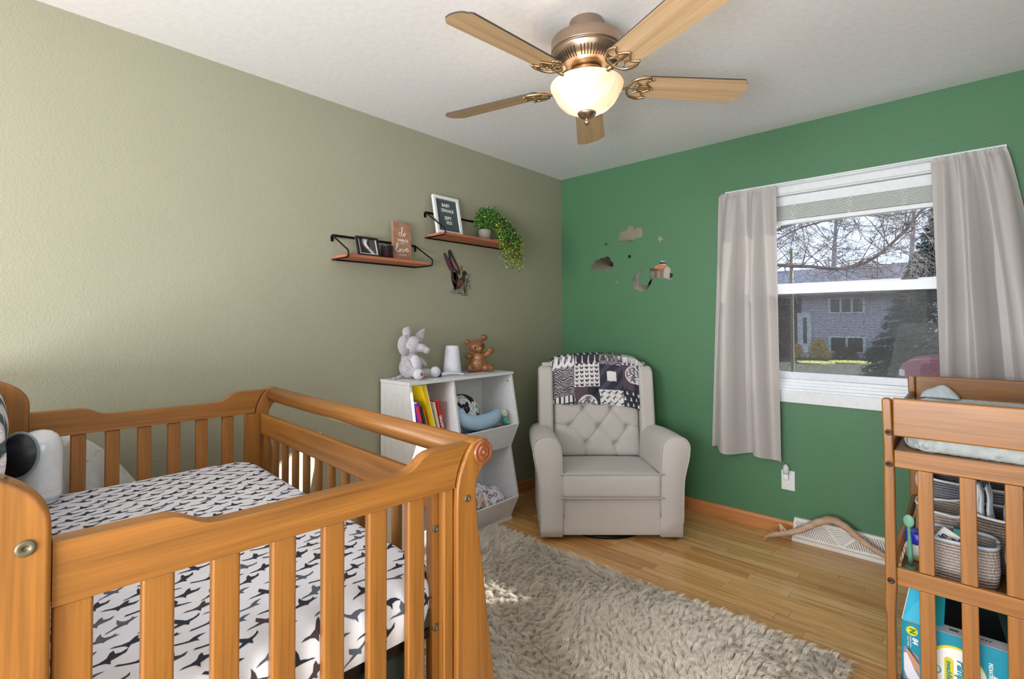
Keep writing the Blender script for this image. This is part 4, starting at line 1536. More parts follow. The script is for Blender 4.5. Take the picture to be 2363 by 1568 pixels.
# ---- patchwork blanket draped over the back
BLt = lambda x: max(padtop(x), .97)
def patch(s, t):
    """s: 0..1 left to right, t metres down from the crest; returns colour"""
    W_ = rgb(232, 230, 232)[:3]; K = rgb(52, 50, 64)[:3]; Gr = rgb(118, 110, 124)[:3]; Br = rgb(92, 74, 84)[:3]
    edges = [0, .235, .49, .735, .96, 1.01]
    col = sum(s > e for e in edges[1:])
    rowb = [[.085, .275, .33], [.070, .225, .36], [.078, .245, .36], [.070, .235, .36], [.4, .5, .6]][min(col, 4)]
    rw = sum(t > e for e in rowb)
    pat = [['geese', 'stripe', 'dots', 'dots'], ['tree', 'arrow', 'ring', 'ring'], ['stripe', 'square', 'geese', 'geese'], ['arrow', 'ringb', 'tree', 'tree'], ['stripe']*4][min(col, 4)][min(rw, 3)]
    a = (s-edges[min(col, 4)])/(edges[min(col, 4)+1]-edges[min(col, 4)])     # 0..1 in cell
    lo = 0 if rw == 0 else rowb[rw-1]
    bh = (rowb[rw] if rw < 3 else .4)-lo
    b = (t-lo)/max(bh, .01)
    cell = .155
    aw = a*cell
    bw = t-lo
    if pat == 'stripe':
        f = sin(bw*560+5*sin(aw*60)+3*sin(aw*23+bw*90))
        return tuple(x*.9 for x in W_) if f > .80 else (Gr if f > 0 else K if f < -.6 else Br)
    if pat == 'tree':
        ix, iz = int(aw/.040), int(bw/.036)
        x = aw-(ix+.5)*.040+(.01 if iz % 2 else -.008)*1; z = bw-(iz+.5)*.036
        return W_ if abs(x) < .0075*((z+.013)/.026) and -.013 < z < .013 else K
    if pat == 'arrow':
        x = (aw % .031)-.0155
        z = (bw+abs(x)*.8) % .028
        k = int(aw/.031)+int((bw+abs(x)*.8)/.028)
        return ([K, Gr, Br][k % 3] if z < .015 and abs(x) < .0105 else W_)
    if pat == 'square':
        return W_ if (.34 < a < .72 and .28 < b < .66) else (K if sin(aw*70+bw*60) > -.3 else rgb(74, 76, 92)[:3])
    if pat in ('ring', 'ringb'):
        r = hypot(aw-cell*.5, bw-(.115 if pat == 'ring' else .06))
        if abs(r-.056) < .004: return W_
        if r < .052:
            return W_ if (sin(aw*170+3*sin(bw*80))*sin(bw*150+aw*60) > .25) else Gr
        return Br if sin(aw*40) > 0 else K
    if pat == 'dots':
        return W_ if ((aw % .030) < .018 and (b % 1) < .8) else K
    # geese
    ix, iz = int(aw/.042), int(bw/.034)
    x = (aw-(ix+.5)*.042+(.012 if iz % 2 else 0))/.040; z = -(bw-(iz+.5)*.034)/.040
    body_ = abs(z-.12*sin(5*x)) < .09*(1-abs(x)*1.7)+.015 and abs(x) < .5
    wing_ = abs(x-.05-.45*z) < .10*(1-abs(z)*1.8) and abs(z) < .42
    return K if body_ or wing_ else W_
bm_ = MB()
NU, NT = 190, 130
def blf(u_, t):
    """t in metres: negative = behind the back, positive = down the front"""
    x = -.300+.655*u_
    zt = BLt(min(.29, max(-.29, x)))+.018-.030*max(0, abs(x)-.27)/.06
    over = max(0, x-.285)
    z = zt-max(0, t)*(1.0)
    z = min(z, zt)
    hem = 1
    yy = -.515
    v_ = (z-.365)/(zt-.02-.365)
    xx = max(-.27, min(.27, x))
    yf = padfn((xx+.288)/.576, min(.9, max(.05, (z-.365)/(padtop(xx)-.365))))[1]
    if t > .03: y = max(yf, -.43-.10*(z-.365)/.62-.02)+.013+.003*sin(38*x+22*t)+.004*sin(13*x-30*t)
    else:
        k = (t+.14)/.17       # 0 behind .. 1 front
        y0 = -.66; y1 = padfn((xx+.288)/.576, .86)[1]+.013
        y = y0+(y1-y0)*max(0, min(1, k))
        z = zt+.012*sin(pi*max(0, min(1, k)))-(.06 if k < 0 else 0)*(-k)
    if x < -.27: y -= (-.27-x)*.9; z -= (-.27-x)*.35
    if over > 0:
        y -= over*.35
        z -= over*.18
    return Vector((g(x), y, z))
vs = []; cc = []
for i in range(NU+1):
    u_ = i/NU
    xq = -.300+.655*u_
    hemz = np.interp(u_, [0, .12, .35, .55, .75, .9, 1.0], [.716, .712, .722, .712, .700, .672, .668])+.003*sin(25*u_)
    L = BLt(min(.29, max(-.29, xq)))+.018-.030*max(0, abs(xq)-.27)/.06-hemz
    for j in range(NT+1):
        t = -.15+(L+.15)*j/NT
        vs.append(blf(u_, t))
        cc.append(tuple(patch(u_, max(0, t)+.02))+(1,))
nv_ = NT+1
bm_.add(vs, [(i*nv_+j, i*nv_+j+1, (i+1)*nv_+j+1, (i+1)*nv_+j) for i in range(NU) for j in range(NT)])
bm_.c = cc
o = bm_.obj('patchwork_blanket', vcol('patchwork_minky', .85, .3, 400), None, smooth=True, solid=.008)
o.matrix_world = GM @ Matrix.Translation(o.location)
tag(o, 'black and white woodland patchwork baby blanket draped over the armchair back', 'blanket')
# blanket bottom hem on the right shows rolled stripes
# ------------------------------------------------------------------ white cubby bookcase against the left wall
Y0, Y1, YD = -1.740, -.928, -1.427
BCS = thing('cubby_bookcase', 'white four-bin cubby bookcase with zigzag fronts against the sage wall', 'bookcase', (.16, -1.335, 0))
side = [(.018, .0), (.272, .0), (.276, .020), (.343, .160), (.277, .470), (.346, .620), (.286, .930), (.018, .930)]
def bc(mb, name, bev=.0015, **k): return mb.obj(name, M['white'], BCS, bevel=bev, **k)
for n_, ya, yb_ in (('side_panel', Y0, Y0+.016), ('side_panel', Y1-.016, Y1), ('divider', YD-.008, YD+.008)):
    sd_ = [(x-(.004 if n_ == 'divider' and x > .03 else 0), z) for x, z in side]
    bc(MB().prism(sd_, ya, yb_, 'xz'), n_)
bc(MB().box(.018, Y0-.004, .930, .294, Y1+.004, .946), 'top_panel')
bc(MB().box(.018, Y0+.016, .02, .026, Y1-.016, .93), 'back_panel')
for ya, yb_ in ((Y0+.016, YD-.008), (YD+.008, Y1-.016)):
    bc(MB().box(.026, ya, .020, .270, yb_, .034), 'shelf')
    bc(MB().box(.026, ya, .466, .274, yb_, .480), 'shelf')
    bc(MB().prism([(.270, .022), (.279, .016), (.345, .160), (.334, .163)], ya, yb_, 'xz'), 'bin_front')
    bc(MB().prism([(.270, .474), (.279, .466), (.347, .620), (.336, .623)], ya, yb_, 'xz'), 'bin_front')
bc(MB().box(.03, Y0, 0, .284, Y1, .018), 'plinth')
# beadboard grooves on the visible side
gv = MB()
for x in (.062, .118, .175, .232):
    gv.box(x, Y0-.0006, .10, x+.0016, Y0+.001, .870)
gv.box(.062, Y0-.0006, .870, .2336, Y0+.001, .8716).box(.062, Y0-.0006, .10, .2336, Y0+.001, .1016)
gv.obj('groove', flat('groove_grey', 214, 212, 210, .6), BCS)
for y in (Y1-.0165,):
    MB().lathe([(0, 0), (.0045, 0), (.0045, .001)], 14, X=frame((.262, y, .885), (1, 0, 0), ez=(0, -1, 0))).obj('cam_screw', M['boltdark'], BCS)

# books in the upper left bin (leaning to the left)
def book(y, x0, th, d, h, lean, color, label, title=None, tcol='pure_white', z0=.480, spine=None, tsize=.016, extra=None, pages=True):
    """spine faces +x; y = spine centre on the shelf, lean = radians toward the left wall end (-y)"""
    X = Matrix.Translation((x0, y, z0+.0008+abs(sin(lean))*th/2)) @ Matrix.Rotation(lean, 4, 'X')
    T_ = thing('book', label, 'book', mw=X, group='books in the upper left bin' if z0 > .4 else 'books in the lower left bin')
    cm = flat('cover_'+str(len(bpy.data.materials)), *color, .35)
    MB().box(-d, -th/2, 0, 0, -th/2+.0022, h).box(-d, th/2-.0022, 0, 0, th/2, h).box(-.0025, -th/2, 0, 0, th/2, h).obj('cover', cm, T_, world=False, bevel=.0006)
    MB().box(-d+.003, -th/2+.0022, .003, -.0026, th/2-.0022, h-.003).obj('pages', M['pure_white'], T_, world=False)
    if title:
        m_ = MB()
        text(m_, title, tsize, frame((.0003, 0, h*.52), (0, 0, -1), ez=(1, 0, 0)), .0003, sx=.85, bold=.0006)
        m_.obj('spine_title', M[tcol], T_, world=False)
    if extra:
        for (a, b, c, dd, col) in extra:
            MB().box(0, a, b, .0006, c, dd).obj('spine_print', flat('sp'+str(len(bpy.data.materials)), *col), T_, world=False)
    return T_
def ls(v): return lin(v)
book(-1.712, .262, .010, .17, .33, 0, (96, 150, 200), 'light blue thin book at the left end of the upper bin', extra=[(-.004, .29, .004, .33, (226, 220, 130))])
book(-1.698, .262, .012, .18, .26, 0, (60, 110, 178), 'blue board book second from the left in the upper bin', 'LITTLE')
book(-1.655, .262, .012, .18, .225, .12, (230, 232, 236), 'short white book between the blue and purple books')
book(-1.585, .262, .028, .20, .355, .25, (88, 52, 150), 'purple picture book with red badge on its spine', 'THE LITTLE BOOK', extra=[(-.013, .245, .007, .335, (214, 44, 56)), (-.013, .10, .013, .135, (180, 160, 210))], tsize=.014)
book(-1.556, .262, .010, .20, .335, .262, (52, 78, 40), 'thin dark green book between the purple and orange books')
book(-1.542, .262, .009, .20, .32, .268, (222, 120, 50), 'thin orange book leaning on the big yellow book')
yb = book(-1.500, .262, .028, .225, .452, .275, (246, 206, 26), 'tall bright yellow book leaning in the upper bin', extra=[(.008, .0, .0138, .45, (238, 230, 170))])
book(-1.470, .262, .016, .19, .345, .245, (232, 226, 214), 'cream book right of the tall yellow book', extra=[(-.006, .02, -.0055, .30, (170, 170, 180))])
book(-1.452, .265, .015, .20, .352, .225, (222, 54, 40), 'red book titled on its spine in white letters', 'GRUMPY MONKEY', tsize=.023)
book(-1.4395, .235, .006, .18, .325, .0, (214, 190, 192), 'pale pink thin book beside the divider')
# a few books in the lower left bin, seen over the crib rail
for k, (y, col, h, lb) in enumerate(((-1.700, (206, 58, 66), .54, 'red book upright in the lower left bin'), (-1.682, (232, 200, 150), .50, 'cream book in the lower left bin beside the red one'), (-1.664, (214, 90, 100), .49, 'pinkish red book in the lower left bin'), (-1.645, (90, 150, 190), .485, 'blue book in the lower left bin'))):
    book(y, .22, .014, .17, h-.10, 0, col, lb, z0=.034)
# crumpled papers/white bag at bottom left bin is hidden by the crib; orange tray on it

# ball and nursing pillow in the upper right bin
BL = thing('soft_block', 'black and white patterned soft baby ball with flower and bear prints', 'toy', (.142, -1.25, .560))
sph = MB()
sph.ell((.142, -1.250, .690), (.100, .134, .130), None, 48, 32)
def ballcol(p):
    x, y, z = p[0]-.142, p[1]+1.250, p[2]-.690
    a = y/.134; b = z/.130
    Wc = rgb(226, 230, 238)[:3]; Kc = rgb(30, 30, 42)[:3]
    if x < -.02: return Kc
    line = a-.18-.25*(b-.3)*-1
    if a+(.45*b)-.42 > 0:
        # flower panel
        r = hypot(a-.50, b-.42); th_ = atan2(b-.42, a-.50)
        if r < .06: return Kc
        if r < .30+.07*cos(5*th_): return rgb(226, 238, 226)[:3]
        return Kc
    if a+(.45*b)-.38 > 0: return Wc
    # bear face panel
    if ((a+.28)/.26)**2+((b-.40)/.22)**2 < 1 or hypot(a+.48, b-.62) < .09 or hypot(a+.10, b-.62) < .09:
        if hypot(a+.36, b-.45) < .035: return rgb(120, 130, 220)[:3]
        if hypot(a+.20, b-.46) < .05: return rgb(120, 60, 60)[:3]
        return Kc
    q = (sin(a*26)*sin(b*26+1)) > .80
    return Kc if q or b > .97 else Wc
sph.c = [tuple(ballcol(p))+(1,) for p in sph.v]
# dense enough mesh for the print
sph2 = MB()
sph2.ell((.142, -1.250, .690), (.100, .134, .130), None, 160, 110)
sph2.c = [tuple(ballcol(p))+(1,) for p in sph2.v]
sph2.obj('ball', vcol('soft_block_print', .8), BL, smooth=True)
def knitm():
    m, nt, bs = nmat('blue_ribbed_knit')
    wv = nt.nodes.new('ShaderNodeTexWave')
    wv.inputs['Scale'].default_value = 48
    wv.bands_direction = 'Z'
    wv.inputs['Distortion'].default_value = 1.5
    wv.inputs['Detail'].default_value = 0
    link(nt, coords(nt), wv.inputs['Vector'])
    link(nt, ramp(nt, wv.outputs['Fac'], [(.2, rgb(150, 186, 216)), (.7, rgb(178, 206, 228))]), bs.inputs['Base Color'])
    bs.inputs['Roughness'].default_value = .9
    return m
ht = catmull([(.268, -1.366, .730), (.282, -1.345, .690), (.290, -1.27, .664), (.291, -1.19, .662), (.288, -1.11, .672), (.270, -1.055, .690)], 7)
nh = len(ht)
NP = MB().tube(ht, [.028+.018*sin(pi*min(1, max(0, (i+3)/(nh+5)))) for i in range(nh)], 20)
NP.ell(ht[0], .034).ell(ht[-1], .032)
# keep the underside above the bin front lip
NP2 = NP.obj('nursing_pillow', knitm(), None, smooth=True)
tag(NP2, 'pale blue ribbed horseshoe pillow lying across the upper right bin', 'pillow')
BK2 = MB().rbox((.255, -1.340, .575), (.035, .055, .034), .02, .002, 8)
tag(BK2.obj('blue_pouch', flat('bright_blue_fabric', 96, 158, 206, .7), None, smooth=True), 'small bright blue pouch under the ribbed pillow', 'pouch')
MB_ = MB().rbox((.14, -1.16, .516), (.10, .16, .034), .02, .006, 10)
tag(MB_.obj('folded_cloth', flat('dark_blue_cloth', 40, 60, 96, .9), None, smooth=True), 'dark blue folded cloth at the bottom of the upper right bin', 'cloth')
# small plush toy
TY = thing('plush_toy', 'tiny pale green plush bear in the corner of the upper right bin', 'plush toy', (.29, -.985, .600))
gy = pm('mint_plush', rgb(206, 218, 206), .95, bumps=.4, bscale=200)
blob('head', [((.27, -.992, .682), (.026, .028, .026)), ((.262, -1.012, .700), .009), ((.262, -.972, .700), .009), ((.292, -.995, .676), (.012, .013, .010))], gy, TY, .003)
blob('body', [((.275, -.985, .640), (.020, .020, .028)), ((.292, -.975, .622), (.018, .010, .010))], pm('teal_plush', rgb(96, 190, 176), .95), TY, .003)
MB().ell((.3045, -.995, .679), .0035, None, 8, 6).ell((.294, -1.004, .688), .0025, None, 8, 6).ell((.294, -.986, .689), .0025, None, 8, 6).obj('face', M['ink'], TY)
tag(MB().rbox((.305, -.945, .610), (.012, .024, .011), .009, 0, 6).obj('pink_toy', flat('pink_plush', 232, 190, 196, .9), None, smooth=True), 'tiny pink toy at the right end of the upper right bin', 'toy')
MB_ = MB().rbox((.22, -.975, .536), (.045, .027, .054), .015, 0, 8)
tag(MB_.obj('stuffed_toy', flat('muted_teal', 90, 120, 130, .9), None, smooth=True), 'muted teal stuffed toy beneath the mint plush bear', 'plush toy')

# blankets in the lower right bin
def ringprint():
    m, nt, bs = nmat('lion_ring_print')
    v = nt.nodes.new('ShaderNodeTexVoronoi')
    v.inputs['Scale'].default_value = 26
    v.inputs['Randomness'].default_value = .55
    link(nt, coords(nt), v.inputs['Vector'])
    r = ramp(nt, v.outputs['Distance'], [(.16, rgb(214, 212, 222)), (.22, rgb(120, 118, 128)), (.34, rgb(130, 128, 138)), (.40, rgb(220, 218, 228))])
    link(nt, r, bs.inputs['Base Color'])
    bs.inputs['Roughness'].default_value = .9
    return m
cl_ = MB()
def clf(u_, v_):
    y = -1.315+.345*u_
    x = .045+.285*v_
    prof_ = .345-.165*u_**.8-.05*max(0, u_-.75)
    z = .034+(prof_-.02)*(.35+.65*sin(pi*min(1, (v_*.85+.12))))*(1-.15*(1-v_))
    z += .012*sin(17*u_+9*v_)+.010*sin(31*u_-14*v_)
    if v_ > .9: z -= (v_-.9)*.3
    x = min(x, .252+.454*max(0, z-.034))
    if v_ < .02 or u_ > .985: z = min(z, .06)
    return (x, y, max(.042, z))
cl_.grid(clf, 60, 40)
tag(cl_.obj('swaddle_blanket', ringprint(), None, smooth=True, solid=.006), 'pale lavender grey blanket with ring print piled in the lower right bin', 'blanket')
c2_ = MB()
def c2f(u_, v_):
    y = -1.318+.14*u_
    x = .22+.105*v_
    z = .20+.055*sin(pi*v_)*1-.05*u_+.02*sin(14*u_+6*v_)+.013*sin(28*v_+11*u_)
    return (x, y, z)
c2_.grid(c2f, 40, 30)
pr2 = pm('storybook_cloth', rgb(224, 232, 236), .9, c2=rgb(206, 150, 104), nscale=22)
tag(c2_.obj('printed_cloth', pr2, None, smooth=True, solid=.005), 'crumpled cream cloth with orange and blue print at the bin front', 'cloth')

# ------------------------------------------------------------------ toys on the bookcase
ZT_ = .946
grayplush = pm('grey_plush', rgb(196, 192, 200), 1.0, c2=rgb(176, 168, 178), nscale=30, bumps=.7, bscale=170, bdist=.006, sheen=.4)
inner = pm('pale_plush', rgb(216, 216, 226), 1.0, bumps=.6, bscale=170, bdist=.005)
E_ = thing('plush_elephant', 'grey plush elephant sitting at the left end of the bookcase top', 'plush toy', (.13, -1.60, ZT_))
X0 = (.13, -1.60)
def ex(dx, dy, z): return (.13+dx, -1.60+dy, z)
blob('body', [(ex(-.01, -.014, 1.010), (.058, .064, .064)), (ex(-.012, -.016, 1.060), (.046, .050, .050)), (ex(-.005, -.014, 1.128), (.056, .056, .052)), (ex(.012, -.006, 1.152), (.042, .045, .036)),
              (ex(.045, .026, 1.120), (.030, .028, .024), (0, 0, .7)), (ex(.064, .048, 1.106), (.024, .022, .020)),
              (ex(.030, -.050, 1.032), (.018, .017, .034), (.3, -.5, 0)), (ex(.030, .044, 1.040), (.017, .015, .038), (.75, -.2, 0)),
              (ex(.050, -.030, .985), (.060, .024, .024)), (ex(.030, .065, .978), (.034, .060, .022), (0, 0, .3))],
     grayplush, E_, .005, 6)
blob('belly_patch', [(ex(.034, -.006, 1.030), (.030, .040, .054), (0, -.15, .3))], inner, E_, .004, 3, label='paler belly panel')
for dx, dy in ((.088, -.028), (.055, .118)):
    blob('foot', [(ex(dx, dy, .978), (.030, .033, .032))], inner, E_, .004, 3, label='pale round foot pad')
MB().lathe([(0, .0012), (.0095, .001), (.0095, -.001)], 20, X=frame(ex(.1185, -.028, .980), (0, 1, 0), ez=(1, -.1, .1))).obj('foot_tag', flat('red_tag', 186, 28, 50), E_, label='round red tag on the foot')
m_ = MB(); text(m_, 'T', .012, frame(ex(.1200, -.028, .980), (0, 1, 0), ez=(1, -.1, .1)), .0003); m_.obj('tag_letter', M['pure_white'], E_)
# ears
def ear(pts, nm='ear'):
    m_ = MB()
    c_ = sum((Vector(p) for p in pts), Vector())/len(pts)
    ring_ = catmull(pts+[pts[0]], 5)[:-1]
    c_ = c_+Vector((-.008, .002, 0))
    vs = [c_]+ring_
    m_.add(vs, [(0, 1+i, 1+(i+1) % len(ring_)) for i in range(len(ring_))])
    o_ = m_.obj(nm, grayplush, E_, smooth=True, solid=.014)
    return o_
ear([ex(-.015, -.048, 1.150), ex(-.01, -.062, 1.215), ex(-.006, -.045, 1.238), ex(-.002, -.020, 1.235), ex(.006, -.026, 1.190), ex(.010, -.045, 1.165)])
ear([ex(.00, -.055, 1.195), ex(.0, -.088, 1.180), ex(.004, -.104, 1.140), ex(.014, -.096, 1.098), ex(.024, -.072, 1.082), ex(.028, -.050, 1.110), ex(.020, -.044, 1.150)])
ear([ex(-.018, .022, 1.178), ex(-.022, .056, 1.210), ex(-.022, .100, 1.228), ex(-.018, .098, 1.195), ex(-.012, .074, 1.150), ex(-.008, .050, 1.130)])
MB().ell(ex(.050, .008, 1.152), (.0035, .0035, .005), None, 10, 8).obj('eye', M['ink'], E_)
MB().ell(ex(.0505, -.004, 1.118), (.003, .008, .007), None, 10, 8).obj('cheek', flat('blush_pink', 232, 176, 190), E_)
blob('tail', [(ex(-.03, -.075, .958), (.010, .030, .008), (.35, 0, 0)), (ex(-.03, -.105, .953), (.011, .012, .007))], grayplush, E_, .003, 2)

# white cone lamp
LP = thing('white_speaker', 'plain white tapered cylinder standing mid bookcase top behind the wand', 'speaker', (.125, -1.300, ZT_))
MB().lathe([(.046, 0), (.0535, .003), (.056, .012), (.055, .03), (.0415, .165), (.0385, .1745), (.033, .177), (.0, .178)], 48, X=Matrix.Translation((.125, -1.300, ZT_))).obj('body', pm('matte_white_speaker', rgb(222, 225, 235), .7), LP, smooth=True)
MB().lathe([(.0545, 0), (.0568, .002), (.0568, .006), (.0545, .008)], 48, X=Matrix.Translation((.125, -1.300, ZT_)), caps=False).obj('base_ring', M['piping'], LP, smooth=True)
# white handheld wand with dark end
WD = thing('baby_thermometer', 'white and grey handheld wand with a dark maroon end lying before the cone', 'thermometer', (.19, -1.40, ZT_))
MB().tube(catmull([(.190, -1.445, ZT_+.014), (.200, -1.40, ZT_+.019), (.214, -1.345, ZT_+.016), (.226, -1.298, ZT_+.009)], 6), [.0125]*5+[.013, .0125, .012, .0115, .011, .010, .0095, .009, .0085, .008, .008, .008, .008, .007], 14, flat=.8).obj('handle', pm('white_plastic', rgb(214, 218, 228), .3), WD, smooth=True)
MB().tube([(.186, -1.463, ZT_+.0130), (.190, -1.4452, ZT_+.0140)], [.0125, .013], 14).obj('dark_end', flat('maroon_dark', 62, 30, 46, .4), WD, smooth=True)

# carved-look brown bear figurine
bearm = pm('glazed_brown_bear', rgb(158, 106, 62), .35, c2=rgb(110, 66, 34), nscale=26, bumps=.7, bscale=46, bdist=.006, coat=.25, stretch=(1, 1, .35))
B_ = thing('bear_figurine', 'glazed brown bear figurine with raised paw at the right of the bookcase top', 'figurine', (.14, -1.085, ZT_))
def bx(dx, dy, z): return (.14+dx, -1.085+dy, z)
blob('body', [(bx(0, -.004, .998), (.040, .052, .050)), (bx(0, .002, 1.035), (.034, .042, .036)), (bx(.004, -.014, 1.102), (.042, .050, .043), (.25, 0, 0)), (bx(.030, -.006, 1.086), (.026, .028, .022)),
              (bx(.020, -.062, 1.046), (.022, .026, .021)), (bx(.006, -.040, 1.048), (.018, .024, .018)), (bx(.010, .044, 1.056), (.017, .030, .020), (.6, 0, 0)), (bx(.016, .066, 1.078), (.020, .022, .021)),
              (bx(.035, -.058, .976), (.030, .025, .027)), (bx(.040, .060, .975), (.030, .022, .026), (.3, 0, 0)), (bx(.010, -.035, .972), (.03, .03, .024)), (bx(.010, .035, .972), (.03, .03, .024)),
              (bx(-.002, -.066, 1.130), (.012, .020, .020)), (bx(-.002, .030, 1.158), (.012, .021, .021))], bearm, B_, .004, 3)
dk = flat('bear_dark_detail', 44, 24, 14, .2)
MB().ell(bx(.043, -.030, 1.100), (.004, .0065, .0065), None, 10, 8).ell(bx(.043, .012, 1.114), (.004, .0065, .0065), None, 10, 8).obj('eye', dk, B_, smooth=True)
MB().ell(bx(.057, -.004, 1.094), (.005, .009, .006), None, 12, 8).obj('nose', flat('bear_nose', 206, 136, 112, .2), B_, smooth=True)
pdm = flat('bear_pad', 128, 82, 48, .3)
for c_, n_ in ((bx(.043, -.066, 1.046), (1, -.3, 0)), (bx(.036, .072, 1.080), (1, .3, .1)), (bx(.064, -.062, .976), (1, -.2, 0)), (bx(.064, .066, .978), (1, .5, 0)), (bx(.011, -.066, 1.130), (1, 0, 0)), (bx(.011, .030, 1.158), (1, 0, 0))):
    MB().lathe([(0, .001), (.012, .0008), (.0145, -.003)], 18, X=frame(c_, (0, 0, 1), ez=n_)).obj('paw_pad', pdm, B_, smooth=True)

B_.rotation_euler = (0, 0, radians(-34))
B_.scale = (1.12, 1.12, 1.04)

# ------------------------------------------------------------------ wall shelves
def wshelf(y0, y1, zb_, zm, d, label):
    T_ = thing('floating_shelf', label, 'shelf', (.001, (y0+y1)/2, zb_), group='bent rod wall shelves')
    MB().box(.004, y0+.007, zb_, d-.004, y1-.007, zb_+.016).obj('board', M['shelfwood'], T_, bevel=.003)
    for y in (y0, y1):
        pts = [(.0045, y, zm), (.010, y, zm-.001)]
        pts += [(.012+(d-.012)*t, y, zm-.004-(zm-zb_-.040)*t) for t in np.linspace(0, 1, 6)]
        pts += [(d+.010, y, zb_+.024), (d+.011, y, zb_+.010), (d+.002, y, zb_-.003), (d-.014, y, zb_-.0045), (.006, y, zb_-.0045)]
        MB().tube(catmull(pts[:1]+pts[2:], 3), .0045, 8).obj('rod', M['blackmetal'], T_, smooth=True)
        MB().prism([(y+.008*cos(a), zm-.008+(.008*sin(a) if sin(a) > 0 else .008*sin(a)-.018)) for a in np.linspace(0, 2*pi, 17)[:-1]], .0008, .0036, 'yz').obj('mounting_tab', M['blackmetal'], T_)
    MB().box(.001, y0, zm-.006, .006, y1, zm+.006).obj('back_bar', M['blackmetal'], T_)
    MB().box(.001, y0, zb_-.008, .006, y1, zb_-.0005).obj('bottom_bar', M['blackmetal'], T_)
    return T_
wshelf(-2.030, -1.490, 1.6030, 1.728, .158, 'reddish wooden shelf on black bent rods, the lower one on the left')
wshelf(-1.415, -.745, 1.7930, 1.948, .185, 'reddish wooden shelf on black bent rods, the higher one on the right')
zs = 1.6195
# framed ultrasound photo
def leanX(y, x, z, tilt): return Matrix.Translation((x, y, z)) @ Matrix.Rotation(tilt, 4, 'Y') @ Matrix(((0, 0, 1, 0), (1, 0, 0, 0), (0, 1, 0, 0), (0, 0, 0, 1)))
# local: x -> world y, y -> world z (up), z -> world x (out of wall); leaning back against the wall
XF = leanX(-1.868, .100, zs+.0005, -.30)
PF = thing('photo_frame', 'black framed ultrasound photo leaning on the lower wall shelf', 'picture frame', mw=XF)
w2, h2 = .068, .112
MB().box(-w2, 0, 0, w2, .011, .012).box(-w2, h2-.011, 0, w2, h2, .012).box(-w2, .011, 0, -w2+.011, h2-.011, .012).box(w2-.011, .011, 0, w2, h2-.011, .012).obj('frame', flat('black_frame', 26, 20, 20, .3), PF, world=False, bevel=.001)
MB().box(-w2+.002, .002, -.004, w2-.002, h2-.002, 0).obj('frame_back', flat('frame_side_wood', 176, 146, 112), PF, world=False)
def usf(a, b):
    return (-w2+.011+(2*w2-.022)*a, .011+(h2-.022)*b, .0045)
us_ = MB().grid(usf, 90, 70)
def uscol(p):
    a = (p[0]+w2)/(2*w2); b = p[1]/h2
    if a < .15 or b < .16 or a > .86: return (.62, .64, .66, 1)
    f = exp(-((a-(.34+.38*(1-b)**1.4+.05*sin(8*b)))/.07)**2)
    f += .7*exp(-((a-.52-.1*sin(7*b))/.035)**2)*(b > .45)
    n_ = .5+.5*sin(60*a+30*b)*sin(45*b-22*a)
    v = .015+f*(.35+.45*n_)+(.10*n_ if a > .6 else 0)
    return (v, v*.97, v, 1)
us_.c = [uscol(p) for p in us_.v]
us_.obj('ultrasound_print', vcol('ultrasound_photo', .3), PF, world=False)
# candle jar
CJ = thing('candle_jar', 'dark glossy candle jar between the photo frame and the wooden sign', 'candle', (.085, -1.747, zs))
MB().lathe([(.033, 0), (.0355, .003), (.0355, .068), (.0370, .070), (.0370, .074), (.0345, .075), (.033, .072), (.033, .06), (0, .06)], 36, X=Matrix.Translation((.085, -1.747, zs))).obj('glass', pm('plum_black_glass', rgb(36, 26, 36), .08, coat=.5), CJ, smooth=True)
# wood sign
XS = leanX(-1.628, .052, zs+.0005, -.04)
SG = thing('wooden_sign', 'small upright wooden board sign with white script lettering', 'sign', mw=XS)
MB().box(-.063, 0, -.0, .063, .225, .018).obj('board', M['boardwood'], SG, world=False, bevel=.0015)
tx = MB()
ZI = .0186
def stroke(pts, r=.0013): tx.tube([(p.x, p.y, ZI) for p in catmull([(a, b, 0) for a, b in pts], 6)], r, 5, flat=.5)
# "do" in script
stroke([(-.006, .160), (-.018, .166), (-.024, .155), (-.018, .145), (-.008, .150), (.0, .170), (.003, .192), (-.002, .196), (-.005, .175), (-.003, .150), (.006, .146)])
stroke([(.006, .146), (.008, .158), (.016, .163), (.022, .155), (.016, .146), (.009, .150), (.012, .160), (.026, .160)])
text(tx, 'THINGS', .0235, Matrix.Translation((.002, .118, ZI)), .0003, sx=.92)
text(tx, 'with a lot of', .007, Matrix.Translation((.0, .102, ZI)), .0002)
stroke([(-.052, .062), (-.036, .078), (-.030, .096), (-.036, .100), (-.042, .080), (-.040, .055), (-.030, .050), (-.024, .058)], .0017)
stroke([(-.024, .058), (-.018, .068), (-.010, .062), (-.014, .053), (-.022, .054), (-.020, .064), (-.008, .068), (.0, .066), (.003, .055), (.008, .056), (.014, .070), (.018, .066), (.022, .066)], .0017)
stroke([(.022, .062), (.034, .068), (.036, .076), (.028, .076), (.025, .064), (.032, .056), (.046, .066)], .0017)
text(tx, 'everyday always', .0085, Matrix.Translation((.0, .036, ZI)), .0002)
tx.obj('lettering', M['pure_white'], SG, world=False)
